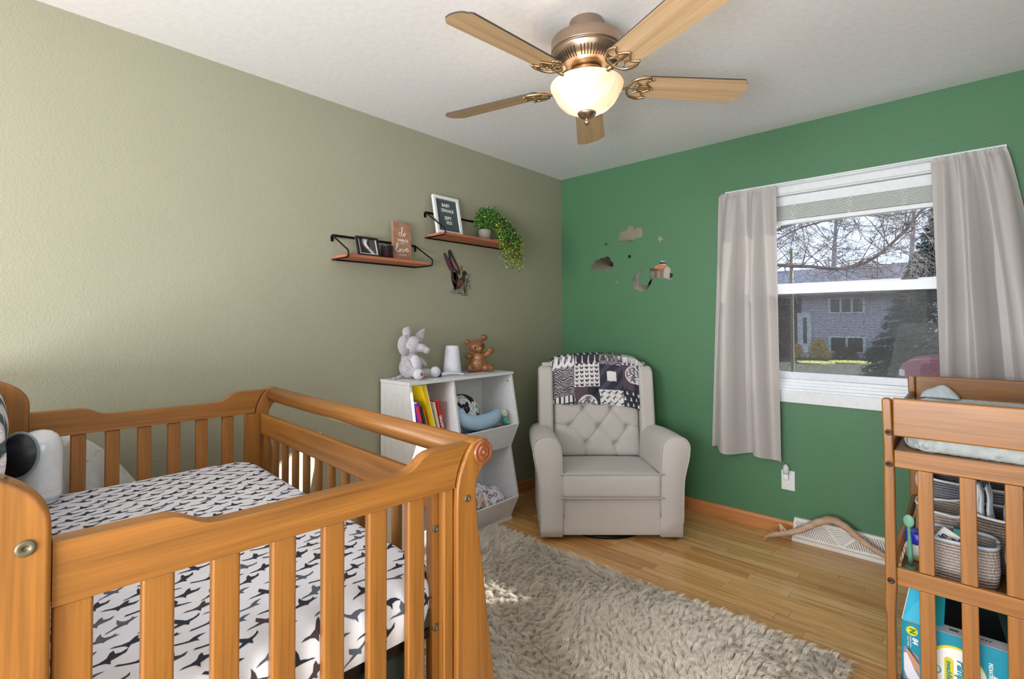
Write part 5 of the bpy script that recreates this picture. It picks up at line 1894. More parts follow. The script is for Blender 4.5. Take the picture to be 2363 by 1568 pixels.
# letter board
zs2 = 1.8095
XB = leanX(-1.288, .082, zs2+.0008, -.20)
LB = thing('letter_board', 'grey felt letter board in a white frame on the higher shelf', 'letter board', mw=XB)
bw, bh_ = .104, .250
MB().box(-bw, 0, 0, bw, .020, .020).box(-bw, bh_-.020, 0, bw, bh_, .020).box(-bw, .020, 0, -bw+.018, bh_-.020, .020).box(bw-.018, .020, 0, bw, bh_-.020, .020).obj('frame', M['white'], LB, world=False, bevel=.001)
fm = MB().box(-bw+.004, .004, 0, bw-.004, bh_-.004, .008)
for k in range(34):
    yy = .024+k*.0062
    fm.box(-bw+.018, yy, .008, bw-.018, yy+.0036, .0098)
fm.obj('felt', M['lettergrey'], LB, world=False)
tx = MB()
def slab(body_, size, cx_, cy_, sx=.9):
    text(tx, body_, size, Matrix.Translation((cx_, cy_, .0104)), .0005, sx=sx, bold=.0004)
slab('BABY', .030, -.004, .192)
slab('ZINGALE', .028, .004, .158)
slab('SEPT', .030, .002, .108)
slab('2023', .028, .006, .078)
tx.obj('lettering', M['pure_white'], LB, world=False)
# trailing plant
PT = thing('potted_plant', 'trailing green plant with tiny round leaves at the right end of the higher shelf', 'plant', (.09, -.955, zs2))
MB().lathe([(.030, .0), (.038, .0), (.046, .070), (.048, .074), (.043, .074), (.04, .06), (0, .06)], 28, X=Matrix.Translation((.085, -.975, zs2+.0005))).obj('pot', pm('grey_pot', rgb(150, 148, 142), .7), PT, smooth=True)
rnd = random.Random(12)
leaf = MB(); stm = MB()
def lf(p, r, mi):
    d = Vector((rnd.gauss(.5, .6), rnd.gauss(0, .7), rnd.gauss(.4, .6))).normalized()
    e = d.orthogonal().normalized(); f_ = d.cross(e)
    vs = [p]+[p+(e*cos(a)+f_*sin(a))*r+d*r*.15 for a in np.linspace(0, 2*pi, 7)[:-1]]
    leaf.add(vs, [(0, 1+i, 1+(i+1) % 6) for i in range(6)], mi)
base_ = Vector((.09, -.970, 1.875))
for k in range(230):
    # stems arch out of the pot; many trail right and down over the shelf edge
    tr = rnd.random()
    if tr < .55:
        a = rnd.uniform(0, 2*pi); R_ = rnd.uniform(.03, .13)
        end = base_+Vector((cos(a)*R_*.6+.01, sin(a)*R_+.03, rnd.uniform(-.03, .13)*(1-R_*3)+.02))
        mid = base_+Vector((cos(a)*R_*.4, sin(a)*R_*.6+.01, rnd.uniform(.05, .15)))
        pts = [base_+Vector((rnd.gauss(0, .012), rnd.gauss(0, .012), -.015)), mid, end]
    else:
        yy = rnd.uniform(.04, .26)
        drop = rnd.uniform(.05, .24)*(1 if yy > .09 else .35)
        xx = rnd.uniform(.05, .13)
        end = Vector((.09+xx, -.970+yy, 1.86-drop))
        pts = [base_+Vector((rnd.gauss(0, .01), rnd.gauss(0, .01), -.01)), base_+Vector((xx*.4, yy*.4, .07+.04*rnd.random())), Vector((.09+xx*.85, -.970+yy*.8, 1.885)), Vector((.09+xx, -.970+yy*.95, 1.86-drop*.5)), end]
    cp = catmull(pts, 6)
    stm.tube(cp, .0007, 3, caps=False)
    for q in cp[3:]:
        for _ in range(3 if tr < .55 else 2):
            pp = q+Vector((rnd.gauss(0, .009), rnd.gauss(0, .009), rnd.gauss(0, .008)))
            if pp.x < .006: pp.x = .006
            low = pp.z < 1.80 or (tr > .8 and rnd.random() < .5)
            c_ = rnd.random()
            mi = (2 if c_ < (.55 if low else .10) else (1 if c_ < .62 else 0))
            lf(pp, rnd.uniform(.0035, .0062), mi)
stm.obj('stem', M['stem'], PT)['kind'] = 'stuff'
leaf.obj('leaf', [M['leafdark'], M['leaf'], M['leafyellow']], PT)['kind'] = 'stuff'

# stained-glass look duck wall ornament
DK = thing('duck_wall_art', 'small metal and coloured glass flying duck ornament on the sage wall', 'wall art', (.008, -1.13, 1.44))
def dq(x, z): return (-1.27+(x-232)*.0002995*1.0, 1.735-(z-165)*.0002365)
def dpoly(pts, name, mat, x0=.006, x1=.010):
    return MB().prism([dq(*p) for p in pts], x0, x1, 'yz').obj(name, mat, DK)
iron = flat('patina_iron', 44, 38, 34, .4)
dpoly([(232, 290), (255, 258), (300, 320), (350, 400), (400, 440), (450, 520), (500, 600), (500, 760), (445, 745), (390, 700), (330, 580), (290, 460), (250, 370)], 'wing', flat('wing_maroon', 92, 44, 56, .3))
dpoly([(285, 380), (345, 405), (400, 440), (420, 480), (360, 470), (290, 440)], 'wing_band', flat('wing_blue', 50, 60, 120, .3), .0062, .0108)
dpoly([(385, 160), (400, 200), (425, 170), (480, 290), (560, 440), (640, 590), (690, 720), (700, 830), (640, 800), (520, 700), (440, 560), (390, 420), (360, 210)], 'wing', iron)
dpoly([(430, 330), (520, 480), (600, 600), (640, 720), (560, 690), (480, 560), (440, 450)], 'feather_panel', flat('feather_rose', 150, 96, 84, .3), .0062, .0112)
dpoly([(445, 745), (500, 760), (510, 900), (545, 1000), (560, 1010), (590, 980), (585, 780), (610, 790), (610, 950), (650, 940), (560, 1080), (530, 1150), (520, 1230), (430, 1300), (415, 1330), (470, 1330), (560, 1250), (680, 1210), (740, 1140), (790, 1040), (840, 1000), (835, 860), (880, 800), (930, 800), (890, 770), (870, 720), (830, 700), (785, 730), (770, 790), (780, 860), (740, 900), (700, 930), (640, 1000), (560, 1110), (500, 1030), (465, 1000), (450, 860)], 'body', iron)
dpoly([(620, 1000), (700, 960), (760, 980), (770, 1050), (700, 1130), (620, 1160), (590, 1090)], 'breast_panel', flat('breast_red', 124, 52, 50, .3), .0062, .0112)
dpoly([(425, 1290), (520, 1240), (540, 1275), (470, 1320), (420, 1325)], 'tail_panel', flat('tail_blue', 110, 150, 180, .3), .0062, .0112)
wr = MB()
def wl_(pts, r=.0012): wr.tube([(.008, *dq(a.x, a.y)) for a in catmull([(p[0], p[1], 0) for p in pts], 5)], r, 5)
wl_([(850, 1390), (840, 1200), (820, 1050), (835, 900)], .0022)
wl_([(850, 1380), (880, 1150), (920, 980), (960, 860)], .0014)
for q in ([(850, 1340), (910, 1250), (960, 1190)], [(860, 1200), (920, 1120), (1000, 1160), (1020, 1210)], [(900, 1060), (960, 980), (1035, 975)], [(930, 990), (980, 1060), (1010, 1130)], [(845, 1340), (790, 1220), (740, 1170), (700, 1290)], [(845, 1300), (800, 1150), (780, 1080)], [(850, 1390), (760, 1390), (770, 1350), (680, 1310)], [(850, 1390), (940, 1392)], [(600, 1350), (680, 1345), (760, 1350)], [(570, 1240), (560, 1310), (525, 1405)], [(640, 1220), (660, 1300), (640, 1370)], [(860, 1000), (880, 915), (915, 940), (870, 1100)], [(850, 1320), (900, 1340), (940, 1360)]):
    wl_(q)
wr.obj('reed_wire', iron, DK)
MB().ell((.008, *dq(745, 640)), (.002, .0045, .022), Matrix.Rotation(.1, 4, 'X'), 10, 8).obj('cattail', flat('cattail_rust', 140, 66, 40, .5), DK)
MB().ell((.008, *dq(975, 830)), (.002, .004, .016), Matrix.Rotation(-.5, 4, 'X'), 10, 8).obj('cattail', flat('cattail_olive', 110, 96, 70, .5), DK)
# ------------------------------------------------------------------ changing table
TX0, TX1, TYN, TYF = 2.249, 2.752, -1.270, -.300
CT = thing('changing_table', 'honey wood changing table with slatted ends and two shelves', 'changing table', (2.5, -.785, 0))
def tobj(mb, name, ax='z', bevel=.004, **k):
    return mb.obj(name, M['crib_'+ax] if len(ax) == 1 else M[ax], CT, bevel=bevel, **k)
def post(xo, y0, y1, mirror=False):
    pts = [(0, 1.004), (.003, 1.012), (.022, 1.012), (.026, 1.004), (.028, .90), (.032, .75), (.033, .40), (.030, .34), (.028, .30), (.030, .0), (.002, .0), (.004, .30), (-.001, .335), (.002, .40), (.003, .68), (.004, .85)]
    if mirror: pts = [(-a, z) for a, z in pts][::-1]
    return MB().prism([(xo+a, z) for a, z in pts], y0, y1, 'xz')
for (y0, y1) in ((TYN, TYN+.034), (TYF-.034, TYF)):
    tobj(post(TX0, y0, y1), 'post', 'z', .005)
    tobj(post(TX1, y0, y1, True), 'post', 'z', .005)
    ym = (y0+y1)/2
    XI0, XI1 = TX0+.0275, TX1-.0275
    tobj(MB().box(XI0, ym-.010, .889, XI1, ym+.010, 1.014), 'end_board', 'x', .006)
    tobj(MB().box(XI0+.003, ym-.010, .788, XI1-.003, ym+.010, .844), 'end_rail', 'x', .003)
    tobj(MB().box(XI0+.005, ym-.010, .406, XI1-.005, ym+.010, .462), 'end_rail', 'x', .003)
    tobj(MB().box(XI0, ym-.010, .03, XI1, ym+.010, .09), 'end_rail', 'x', .003)
    for z0, z1 in ((.4625, .7875), (.0905, .4055)):
        s0 = None
        for k in range(4):
            x = 2.3575+.0995*k
            if s0 is None: s0 = tobj(MB().box(x-.0195, ym-.0075, z0, x+.0195, ym+.0075, z1), 'slat', 'z', .003)
            else: share(s0, CT, (x-2.3575, 0, 0))
for z in (.901, .797, .417):
    for y, nn in ((TYN-.0005, -1),):
        MB().lathe([(0, .0005), (.003, .001), (.0036, .003), (.0085, .0035), (.0098, .001), (.0098, -.001)], 20, X=frame((TX0+.018, y, z), (1, 0, 0), ez=(0, -1, 0))).obj('bolt', M['boltdark'], CT, smooth=True)
# long dowels and rails between the ends
for x, z in ((TX0+.016, .928), (TX1-.016, .985)):
    tobj(MB().tube([(x, TYN+.034, z), (x, TYF-.034, z)], .0125, 14), 'dowel_rail', 'y', 0, smooth=True)
tobj(MB().tube([(TX0+.020, TYN+.034, .452), (TX0+.020, TYF-.034, .452)], .0125, 14), 'dowel_rail', 'y', 0, smooth=True)
tobj(MB().box(TX0+.030, TYN+.034, .398, TX1-.030, TYF-.034, .412), 'middle_shelf', 'y', .002)
tobj(MB().box(TX0+.030, TYN+.034, .050, TX1-.030, TYF-.034, .064), 'bottom_shelf', 'y', .002)
tobj(MB().box(TX0+.030, TYN+.034, .822, TX1-.030, TYF-.034, .838), 'top_deck', 'y', .002)
tobj(MB().box(TX0+.006, TYN+.034, .790, TX0+.024, TYF-.034, .862), 'front_rail', 'y', .004)
tobj(MB().box(TX1-.024, TYN+.034, .790, TX1-.006, TYF-.034, .862), 'rear_rail', 'y', .004)
# changing pad with minky dots
PD = MB()
def minky():
    m, nt, bs = nmat('sage_grey_minky')
    v = nt.nodes.new('ShaderNodeTexVoronoi')
    v.inputs['Scale'].default_value = 42
    v.inputs['Randomness'].default_value = .15
    link(nt, coords(nt), v.inputs['Vector'])
    bs.inputs['Base Color'].default_value = rgb(176, 186, 184)
    n = noise(nt, 30, 3, coords(nt))
    link(nt, ramp(nt, n.outputs['Fac'], [(.3, rgb(160, 168, 166)), (.7, rgb(190, 198, 196))]), bs.inputs['Base Color'])
    bs.inputs['Roughness'].default_value = .8
    bs.inputs['Sheen Weight'].default_value = .5
    inv = ramp(nt, v.outputs['Distance'], [(.2, (1, 1, 1, 1)), (.5, (0, 0, 0, 1))])
    bump(nt, bs, inv, .9, .006)
    return m
def pdf(u_, v_):
    a = 2*pi*u_
    q = lambda t, e=.35: (abs(t)**e)*(1 if t >= 0 else -1)
    x = 2.500+.212*q(cos(a)); y = -.785+.440*q(sin(a))
    return x, y
n1 = 72
vs = []; levels = [(.96, .8385), (1.0, .850), (1.0, .895), (.985, .915), (.94, .925), (.86, .921), (.70, .905), (.45, .896), (.2, .894)]
for s_, z in levels:
    for i in range(n1):
        x, y = pdf(i/n1, 0)
        vs.append((2.5+(x-2.5)*s_, -.785+(y+.785)*s_, z+.003*sin(i*1.1)*(z < .9)))
vs.append((2.5, -.785, .894))
fs = []
for k in range(len(levels)-1):
    for i in range(n1):
        a = k*n1+i; b = k*n1+(i+1) % n1
        fs.append((a, b, b+n1, a+n1))
k = (len(levels)-1)*n1
for i in range(n1): fs.append((k+i, k+(i+1) % n1, len(vs)-1))
fs.append(tuple(range(n1))[::-1])
PD.add(vs, fs)
tag(PD.obj('changing_pad', minky(), smooth=True), 'grey-green dimpled changing pad on top of the changing table', 'changing pad')
# crumpled pale cloth at the far end of the pad
CC = MB()
CC.grid(lambda a, b: (2.300+.13*a, -.42+.10*b, .928+.046*sin(pi*a)**.7*sin(pi*b)**.7*(1+.15*sin(9*a+4*b))), 24, 20)
tag(CC.obj('burp_cloth', pm('pale_print_cloth', rgb(214, 222, 226), .9, c2=rgb(190, 206, 212), nscale=60), smooth=True, solid=.004), 'pale crumpled cloth bunched at the far end of the changing pad', 'cloth')

# woven rope baskets
def ropem(name, c, c2):
    m, nt, bs = nmat(name)
    sp = nt.nodes.new('ShaderNodeSeparateXYZ')
    link(nt, coords(nt), sp.inputs[0])
    v = coords(nt, 'Object', (1, 1, 1))
    wv = nt.nodes.new('ShaderNodeTexWave')
    wv.inputs['Scale'].default_value = 32
    wv.bands_direction = 'Z'
    wv.inputs['Distortion'].default_value = .6
    link(nt, v, wv.inputs['Vector'])
    vo = nt.nodes.new('ShaderNodeTexVoronoi')
    vo.inputs['Scale'].default_value = 1
    mp = nt.nodes.new('ShaderNodeMapping')
    mp.inputs['Scale'].default_value = (160, 160, 100)
    link(nt, v, mp.inputs[0]); link(nt, mp.outputs[0], vo.inputs['Vector'])
    mu = nt.nodes.new('ShaderNodeMath'); mu.operation = 'MULTIPLY'
    link(nt, wv.outputs['Fac'], mu.inputs[0])
    link(nt, ramp(nt, vo.outputs['Distance'], [(.3, (1, 1, 1, 1)), (.8, (.3, .3, .3, 1))]), mu.inputs[1])
    link(nt, ramp(nt, mu.outputs[0], [(.1, c2), (.55, c)]), bs.inputs['Base Color'])
    bs.inputs['Roughness'].default_value = .9
    bump(nt, bs, mu.outputs[0], .8, .006)
    return m
def basket(x0, x1, y0, y1, z0, h, mat, label, dip=.0, rimmat=None):
    T_ = thing('woven_basket', label, 'basket', ((x0+x1)/2, (y0+y1)/2, z0), group='rope baskets on the changing table')
    cx_, cy_ = (x0+x1)/2, (y0+y1)/2
    hx, hy = (x1-x0)/2, (y1-y0)/2
    n = 56
    def ringp(s_, z, i):
        a = 2*pi*i/n
        q = lambda t, e=.5: (abs(t)**e)*(1 if t >= 0 else -1)
        return (cx_+hx*s_*q(cos(a)), cy_+hy*s_*q(sin(a)), z-(dip*(.5+.5*cos(2*a+2.2)) if z > z0+h*.8 else 0))
    vs = []; lv = [(.90, z0), (.97, z0+.008), (1.02, z0+h*.4), (1.0, z0+h), (.955, z0+h), (.95, z0+h*.4), (.90, z0+.012)]
    for s_, z in lv:
        vs += [ringp(s_, z, i) for i in range(n)]
    fs = []
    for k in range(len(lv)-1):
        for i in range(n):
            a = k*n+i; b = k*n+(i+1) % n
            fs.append((a, b, b+n, a+n))
    fs.append(tuple(range(n))[::-1]); fs.append(tuple((len(lv)-1)*n+i for i in range(n)))
    m_ = MB().add(vs, fs)
    m_.obj('wall', mat, T_, smooth=True)
    rim_ = [Vector(ringp(.98, z0+h, i)) for i in range(n)]
    rim_.append(rim_[0])
    MB().tube(rim_, .0048, 8).obj('rim', rimmat or M['pure_white'], T_, smooth=True)
    return T_
zsh = .4125
beige = ropem('beige_rope', rgb(206, 194, 184), rgb(150, 134, 124))
grey = ropem('grey_rope', rgb(158, 158, 168), rgb(104, 104, 114))
brown = ropem('brown_grey_rope', rgb(160, 144, 132), rgb(104, 90, 80))
basket(2.338, 2.528, -1.150, -.995, zsh, .135, beige, 'light beige rope basket nearest the slats holding a cream tube', rimmat=flat('pale_blue_rim', 196, 206, 226))
basket(2.310, 2.445, -.975, -.79, zsh, .185, beige, 'beige rope basket behind the cream tube basket', .02)
basket(2.455, 2.70, -.975, -.77, zsh, .185, brown, 'brownish rope basket filled with folded diapers', .006)
basket(2.315, 2.60, -.755, -.60, zsh, .235, grey, 'tall grey rope basket behind the beige one', .008)
basket(2.40, 2.66, -.580, -.43, zsh, .27, grey, 'grey rope basket at the far end of the middle shelf')
# diapers standing in a row
dm = pm('diaper_print', rgb(252, 254, 255), .9, c2=rgb(226, 238, 246), nscale=40)
dm.node_tree.nodes['Principled BSDF'].inputs['Subsurface Weight'].default_value = 0
proto = None
def dpf(u_, v_):
    x = (.5-abs(0))*0
    return None
for k in range(9):
    x = 2.475+k*.0225
    if proto is None:
        m_ = MB()
        def df(a, b):
            th = 2*pi*a
            z = b
            wv_ = .0022*sin(16*b+7)*1
            rx = .0095*(1-.45*b**3)
            ry = .062*(1-.10*b)
            return (x+rx*cos(th)+wv_+.004*sin(3*b)*b, -.872+ry*sin(th), zsh+.020+.275*b+.006*sin(5*th)*b)
        m_.grid(df, 28, 24)
        proto = m_.obj('folded_diaper', dm, smooth=True)
        tag(proto, 'folded white printed diaper, leftmost of the row in the brownish basket', 'diaper', 'row of folded diapers')
        p0_ = proto.location.copy()
    else:
        c = proto.copy(); COL.objects.link(c)
        c.location = p0_+Vector((k*.0225, random.uniform(-.004, .004), random.uniform(-.012, .008)))
        c['label'] = 'folded white printed diaper, '+['', 'second', 'third', 'fourth', 'fifth', 'sixth', 'seventh', 'second to last', 'last'][k]+' from the left in the brownish basket row'
        c.rotation_euler = (0, random.uniform(-.08, .08), random.uniform(-.1, .1))
# beige folded stack in the far basket
for k in range(3):
    tag(MB().rbox((2.44, -.50, .695+k*.018), (.035, .05, .009), .006, 0, 5).obj('folded_washcloth', flat('cream_cloth', 226, 206, 180, .9), smooth=True), ['lowest', 'middle', 'topmost'][k]+' cream folded washcloth on the far grey basket', 'washcloth', 'cream washcloths')
# tube and blue cap, green bottle in the front basket
TB = thing('ointment_box', 'white and purple ointment box with yellow stripe leaning in the front basket', 'ointment', mw=Matrix.Translation((2.372, -1.085, .492)) @ Matrix.Rotation(.55, 4, 'Y') @ Matrix.Rotation(-.12, 4, 'X'))
MB().box(-.023, -.012, -.03, .026, .012, .080).obj('carton', M['pure_white'], TB, world=False, bevel=.0008)
MB().box(.006, -.0126, -.030, .012, -.012, .064).obj('stripe', flat('carton_yellow', 230, 214, 40), TB, world=False)
MB().box(.0122, -.0126, -.030, .0262, -.012, .064).obj('lower_print', flat('carton_purple', 110, 40, 130), TB, world=False)
m_ = MB(); text(m_, 'Desitin', .030, frame((-.009, -.0128, .024), (0, 0, 1), ez=(0, -1, 0)), .0003, sx=.85, bold=.0009); m_.obj('lettering', flat('carton_navy', 30, 30, 110), TB, world=False)
tag(MB().box(2.418, -1.085, .470, 2.462, -1.052, .572, X=None).obj('green_carton', flat('teal_green_carton', 52, 130, 116), bevel=.001), 'teal green carton standing behind the ointment box', 'carton')
tag(MB().rbox((2.475, -1.075, .505), (.026, .022, .024), .01, 0, 6).obj('blue_packet', flat('sky_blue_packet', 40, 150, 196), smooth=True), 'sky blue packet at the front of the beige basket', 'packet')
tag(MB().box(2.352, -1.09, .45, 2.372, -1.06, .530).obj('white_packet', flat('white_blue_packet', 226, 230, 240), bevel=.001), 'white packet at the left edge inside the front basket', 'packet')
# jar with blue lid
JR = thing('petroleum_jelly_jar', 'clear cream-coloured jar with a royal blue lid beside the spatula', 'jar', (2.335, -.985, zsh))
MB().lathe([(.030, 0), (.034, .004), (.034, .055), (.030, .06)], 32, X=Matrix.Translation((2.3185, -1.000, zsh))).obj('jar_body', flat('cream_jelly', 226, 222, 176, .3), JR, smooth=True)
MB().lathe([(.035, .058), (.0355, .060), (.0355, .094), (.033, .097), (0, .097)], 32, X=Matrix.Translation((2.3185, -1.000, zsh))).obj('lid', flat('royal_blue_lid', 34, 54, 206, .3), JR, smooth=True)
MB().lathe([(.0343, .022), (.0343, .050)], 32, X=Matrix.Translation((2.3185, -1.000, zsh)), caps=False).obj('jar_label', M['pure_white'], JR)
# silicone spatula
SPT = thing('silicone_spatula', 'mint green silicone spatula standing upright on the middle shelf', 'spatula', (2.306, -1.105, zsh))
MB().lathe([(.016, 0), (.018, .002), (.012, .004), (.009, .006)], 24, X=Matrix.Translation((2.306, -1.105, zsh))).obj('suction_base', flat('mint_base', 110, 178, 150, .4), SPT, smooth=True)
hp = [(2.306, -1.105, zsh+.004), (2.306, -1.105, zsh+.03), (2.305, -1.105, zsh+.06), (2.304, -1.105, zsh+.10), (2.303, -1.105, zsh+.125), (2.303, -1.105, zsh+.140)]
MB().tube(hp, [.0075, .0105, .0115, .0085, .0065, .008], 14, flat=.7).obj('handle', flat('mint_silicone', 112, 180, 154, .45), SPT, smooth=True)
MB().ell((2.3025, -1.105, zsh+.160), (.0155, .005, .0215), None, 20, 14).obj('head', flat('mint_silicone_head', 132, 200, 172, .45), SPT, smooth=True)
# round white towel bulge and white lidded box
tag(MB().ell((2.325, -.70, .625), (.030, .05, .045), None, 20, 14).obj('rolled_cloth', flat('white_roll', 226, 226, 236, .9), smooth=True), 'white rolled cloth leaning out beside the tall grey basket', 'cloth')
WB = thing('wipes_box', 'white lidded wipes box at the right of the middle shelf', 'box', (2.60, -1.08, zsh))
MB().rbox((2.605, -1.075, zsh+.042), (.062, .085, .042), .016, 0, 8).obj('box_body', M['trimwhite'], WB, smooth=True)
MB().rbox((2.605, -1.075, zsh+.100), (.064, .087, .014), .010, .002, 8).obj('lid', M['white'], WB, smooth=True)

# ---- diaper box on the bottom shelf, flaps open
teal = flat('teal_card', 0, 142, 168, .45)
DB = thing('diaper_box', 'teal diaper carton with open flaps and printed front under the changing table', 'box', (2.42, -1.1, .0645))
bx0, bx1, by0, by1, bz0, bz1 = 2.286, 2.548, -1.205, -.86, .0645, .270
m_ = MB()
m_.box(bx0, by0, bz0, bx1, by0+.004, bz1).box(bx0, by1-.004, bz0, bx1, by1, bz1).box(bx0, by0+.004, bz0, bx0+.004, by1-.004, bz1).box(bx1-.004, by0+.004, bz0, bx1, by1-.004, bz1).box(bx0+.004, by0+.004, bz0, bx1-.004, by1-.004, bz0+.004)
m_.obj('carton', teal, DB)
fl = MB().box(bx0+.004, by0+.004, bz1-.002, bx1-.004, by0+.060, bz1+.001)
fl.obj('folded_flap', flat('white_card', 206, 206, 214, .6), DB)
MB().box(bx0+.006, by0+.061, bz1-.03, bx1-.006, by1-.006, bz1-.028).obj('inside_shade_sheet', M['ink'], DB)  # black sheet stands in for the shade inside the open carton
# upright flaps, blue with white card edges
cy_m = flat('bright_cyan_card', 40, 178, 214, .4)
q = [(bx0+.001, by0+.010, bz1), (bx0+.066, by0+.014, bz1), (bx0+.068, by0+.026, bz1+.112), (bx0+.024, by0+.020, bz1+.120)]
m_ = MB(); m_.add(q+[(x, y+.003, z) for x, y, z in q], [(0, 1, 2, 3), (7, 6, 5, 4), (0, 4, 5, 1), (1, 5, 6, 2), (2, 6, 7, 3), (3, 7, 4, 0)])
m_.obj('side_flap', cy_m, DB)
MB().tube([q[0], q[3]], .0012, 5).tube([q[0], q[1]], .0010, 5).obj('card_edge', M['pure_white'], DB)
q2 = [(bx0+.066, by0+.0145, bz1), (bx0+.106, by0+.045, bz1), (bx0+.112, by0+.060, bz1+.112), (bx0+.068, by0+.0265, bz1+.112)]
m_ = MB(); m_.add(q2+[(x, y+.003, z) for x, y, z in q2], [(0, 1, 2, 3), (7, 6, 5, 4), (0, 4, 5, 1), (1, 5, 6, 2), (2, 6, 7, 3), (3, 7, 4, 0)])
m_.obj('side_flap', flat('cyan_card_shaded', 20, 150, 160, .4), DB)  # shade of the bent-back part is put into the card colour
pz = by0-.0008
def fr_text(body_, size, x, z, mat, rot=-pi/2, sx=1, shear=0, bold=.0006, name='lettering'):
    t_ = MB()
    X = frame((x, pz, z), (1, 0, 0), ez=(0, -1, 0)) @ Matrix.Rotation(rot, 4, 'Z')
    text(t_, body_, size, X, .0004, sx=sx, shear=shear, bold=bold)
    t_.obj(name, mat, DB)
def disc(x, z, rx, rz, mat, off=0, name='print'):
    MB().prism([(x+rx*cos(a), z+rz*sin(a)) for a in np.linspace(0, 2*pi, 41)[:-1]], by0-.0006-off, by0-.0001, 'xz').obj(name, mat, DB)
yel = flat('print_yellow', 226, 210, 30)
disc(2.3135, .2435, .0150, .0150, yel)
fr_text('N', .022, 2.3145, .2435, flat('print_green', 40, 130, 60), bold=.001)
fr_text('84', .020, 2.321, .214, M['pure_white'], shear=.2)
fr_text('newborn up to', .006, 2.310, .208, M['pure_white'], bold=0)
fr_text('10 lb / 4.5 kg', .006, 2.303, .208, M['pure_white'], bold=0)
disc(2.420, .150, .074, .088, yel)
disc(2.422, .148, .070, .083, M['pure_white'], .0003)
MB().prism([(2.404+.0115*cos(a), .150+(.038 if sin(a) > 0 else -.038)+.0115*sin(a)) for a in np.linspace(0, 2*pi, 33)[:-1]], by0-.0014, by0-.0008, 'xz').obj('print', flat('lozenge_yellow', 222, 206, 40), DB)
pz = by0-.0016
fr_text('swaddlers', .0185, 2.4040, .150, flat('print_teal', 0, 130, 140), sx=1.0, shear=.0)
fr_text('Pampers', .030, 2.4335, .150, flat('print_teal2', 0, 140, 160), sx=.95, shear=.25, bold=.0010)
ring2 = MB()
ring2.tube([(2.372+.012*cos(a), by0-.0012, .150+.012*sin(a)) for a in np.linspace(0, 2*pi, 25)], .002, 4).obj('print', flat('emblem_blue', 110, 176, 196), DB)
pz = by0-.0006
fr_text('#1', .022, 2.512, .175, M['pure_white'], shear=.2)
fr_text('PEDIATRICIAN', .013, 2.500, .185, M['pure_white'], sx=.9, bold=.0002)
# photo of a sleeping baby, as simple printed shapes
MB().prism([(2.291, .188), (2.330, .166), (2.334, .070), (2.291, .070)], by0-.0005, by0-.0001, 'xz').obj('photo_print', flat('photo_grey', 150, 140, 150), DB)
MB().prism([(2.291, .165), (2.300, .168), (2.318, .120), (2.330, .100), (2.333, .075), (2.300, .085), (2.291, .110)], by0-.0009, by0-.0004, 'xz').obj('photo_print', flat('photo_white', 226, 226, 236), DB)
MB().prism([(2.296, .178), (2.304, .182), (2.322, .160), (2.332, .140), (2.333, .108), (2.316, .128), (2.302, .160)], by0-.0012, by0-.0006, 'xz').obj('photo_print', flat('photo_skin', 196, 150, 124), DB)
MB().prism([(2.300, .183), (2.306, .184), (2.328, .152), (2.331, .142), (2.318, .160)], by0-.0015, by0-.0008, 'xz').obj('photo_print', flat('photo_hair', 70, 50, 40), DB)
# numbers on the folded flap
t_ = MB(); text(t_, '4347', .012, frame((2.488, by0+.036, bz1+.0012), (-1, 0, 0), ez=(0, 0, 1)), .0003, sx=1.5); t_.obj('flap_number', M['ink'], DB)
MB().box(2.405, by0+.030, bz1+.001, 2.428, by0+.042, bz1+.0014).obj('flap_stamp', flat('stamp_grey', 90, 84, 90), DB)
# dark green board leaning
DG = MB()
DG.add([(2.500, -1.00, .398-.012), (2.640, -1.00, .398-.012), (2.640, -1.195, .262), (2.545, -1.200, .262), (2.500, -1.006, .392-.012), (2.640, -1.006, .392-.012), (2.640, -1.201, .256), (2.545, -1.206, .256)], [(0, 1, 2, 3), (7, 6, 5, 4), (0, 4, 5, 1), (1, 5, 6, 2), (2, 6, 7, 3), (3, 7, 4, 0)])
for i, p in enumerate(DG.v): DG.v[i] = (p[0], p[1], p[2]+.010)
tag(DG.obj('green_board_book', flat('dark_bottle_green', 30, 52, 46, .4)), 'dark bottle-green board leaning over the open diaper carton', 'board')
BX2 = MB().box(2.56, -1.20, .0645, 2.71, -.90, .255)
tag(BX2.obj('plain_carton', flat('second_carton_teal', 20, 120, 140), bevel=.002), 'second teal carton right of the open one on the bottom shelf', 'box')

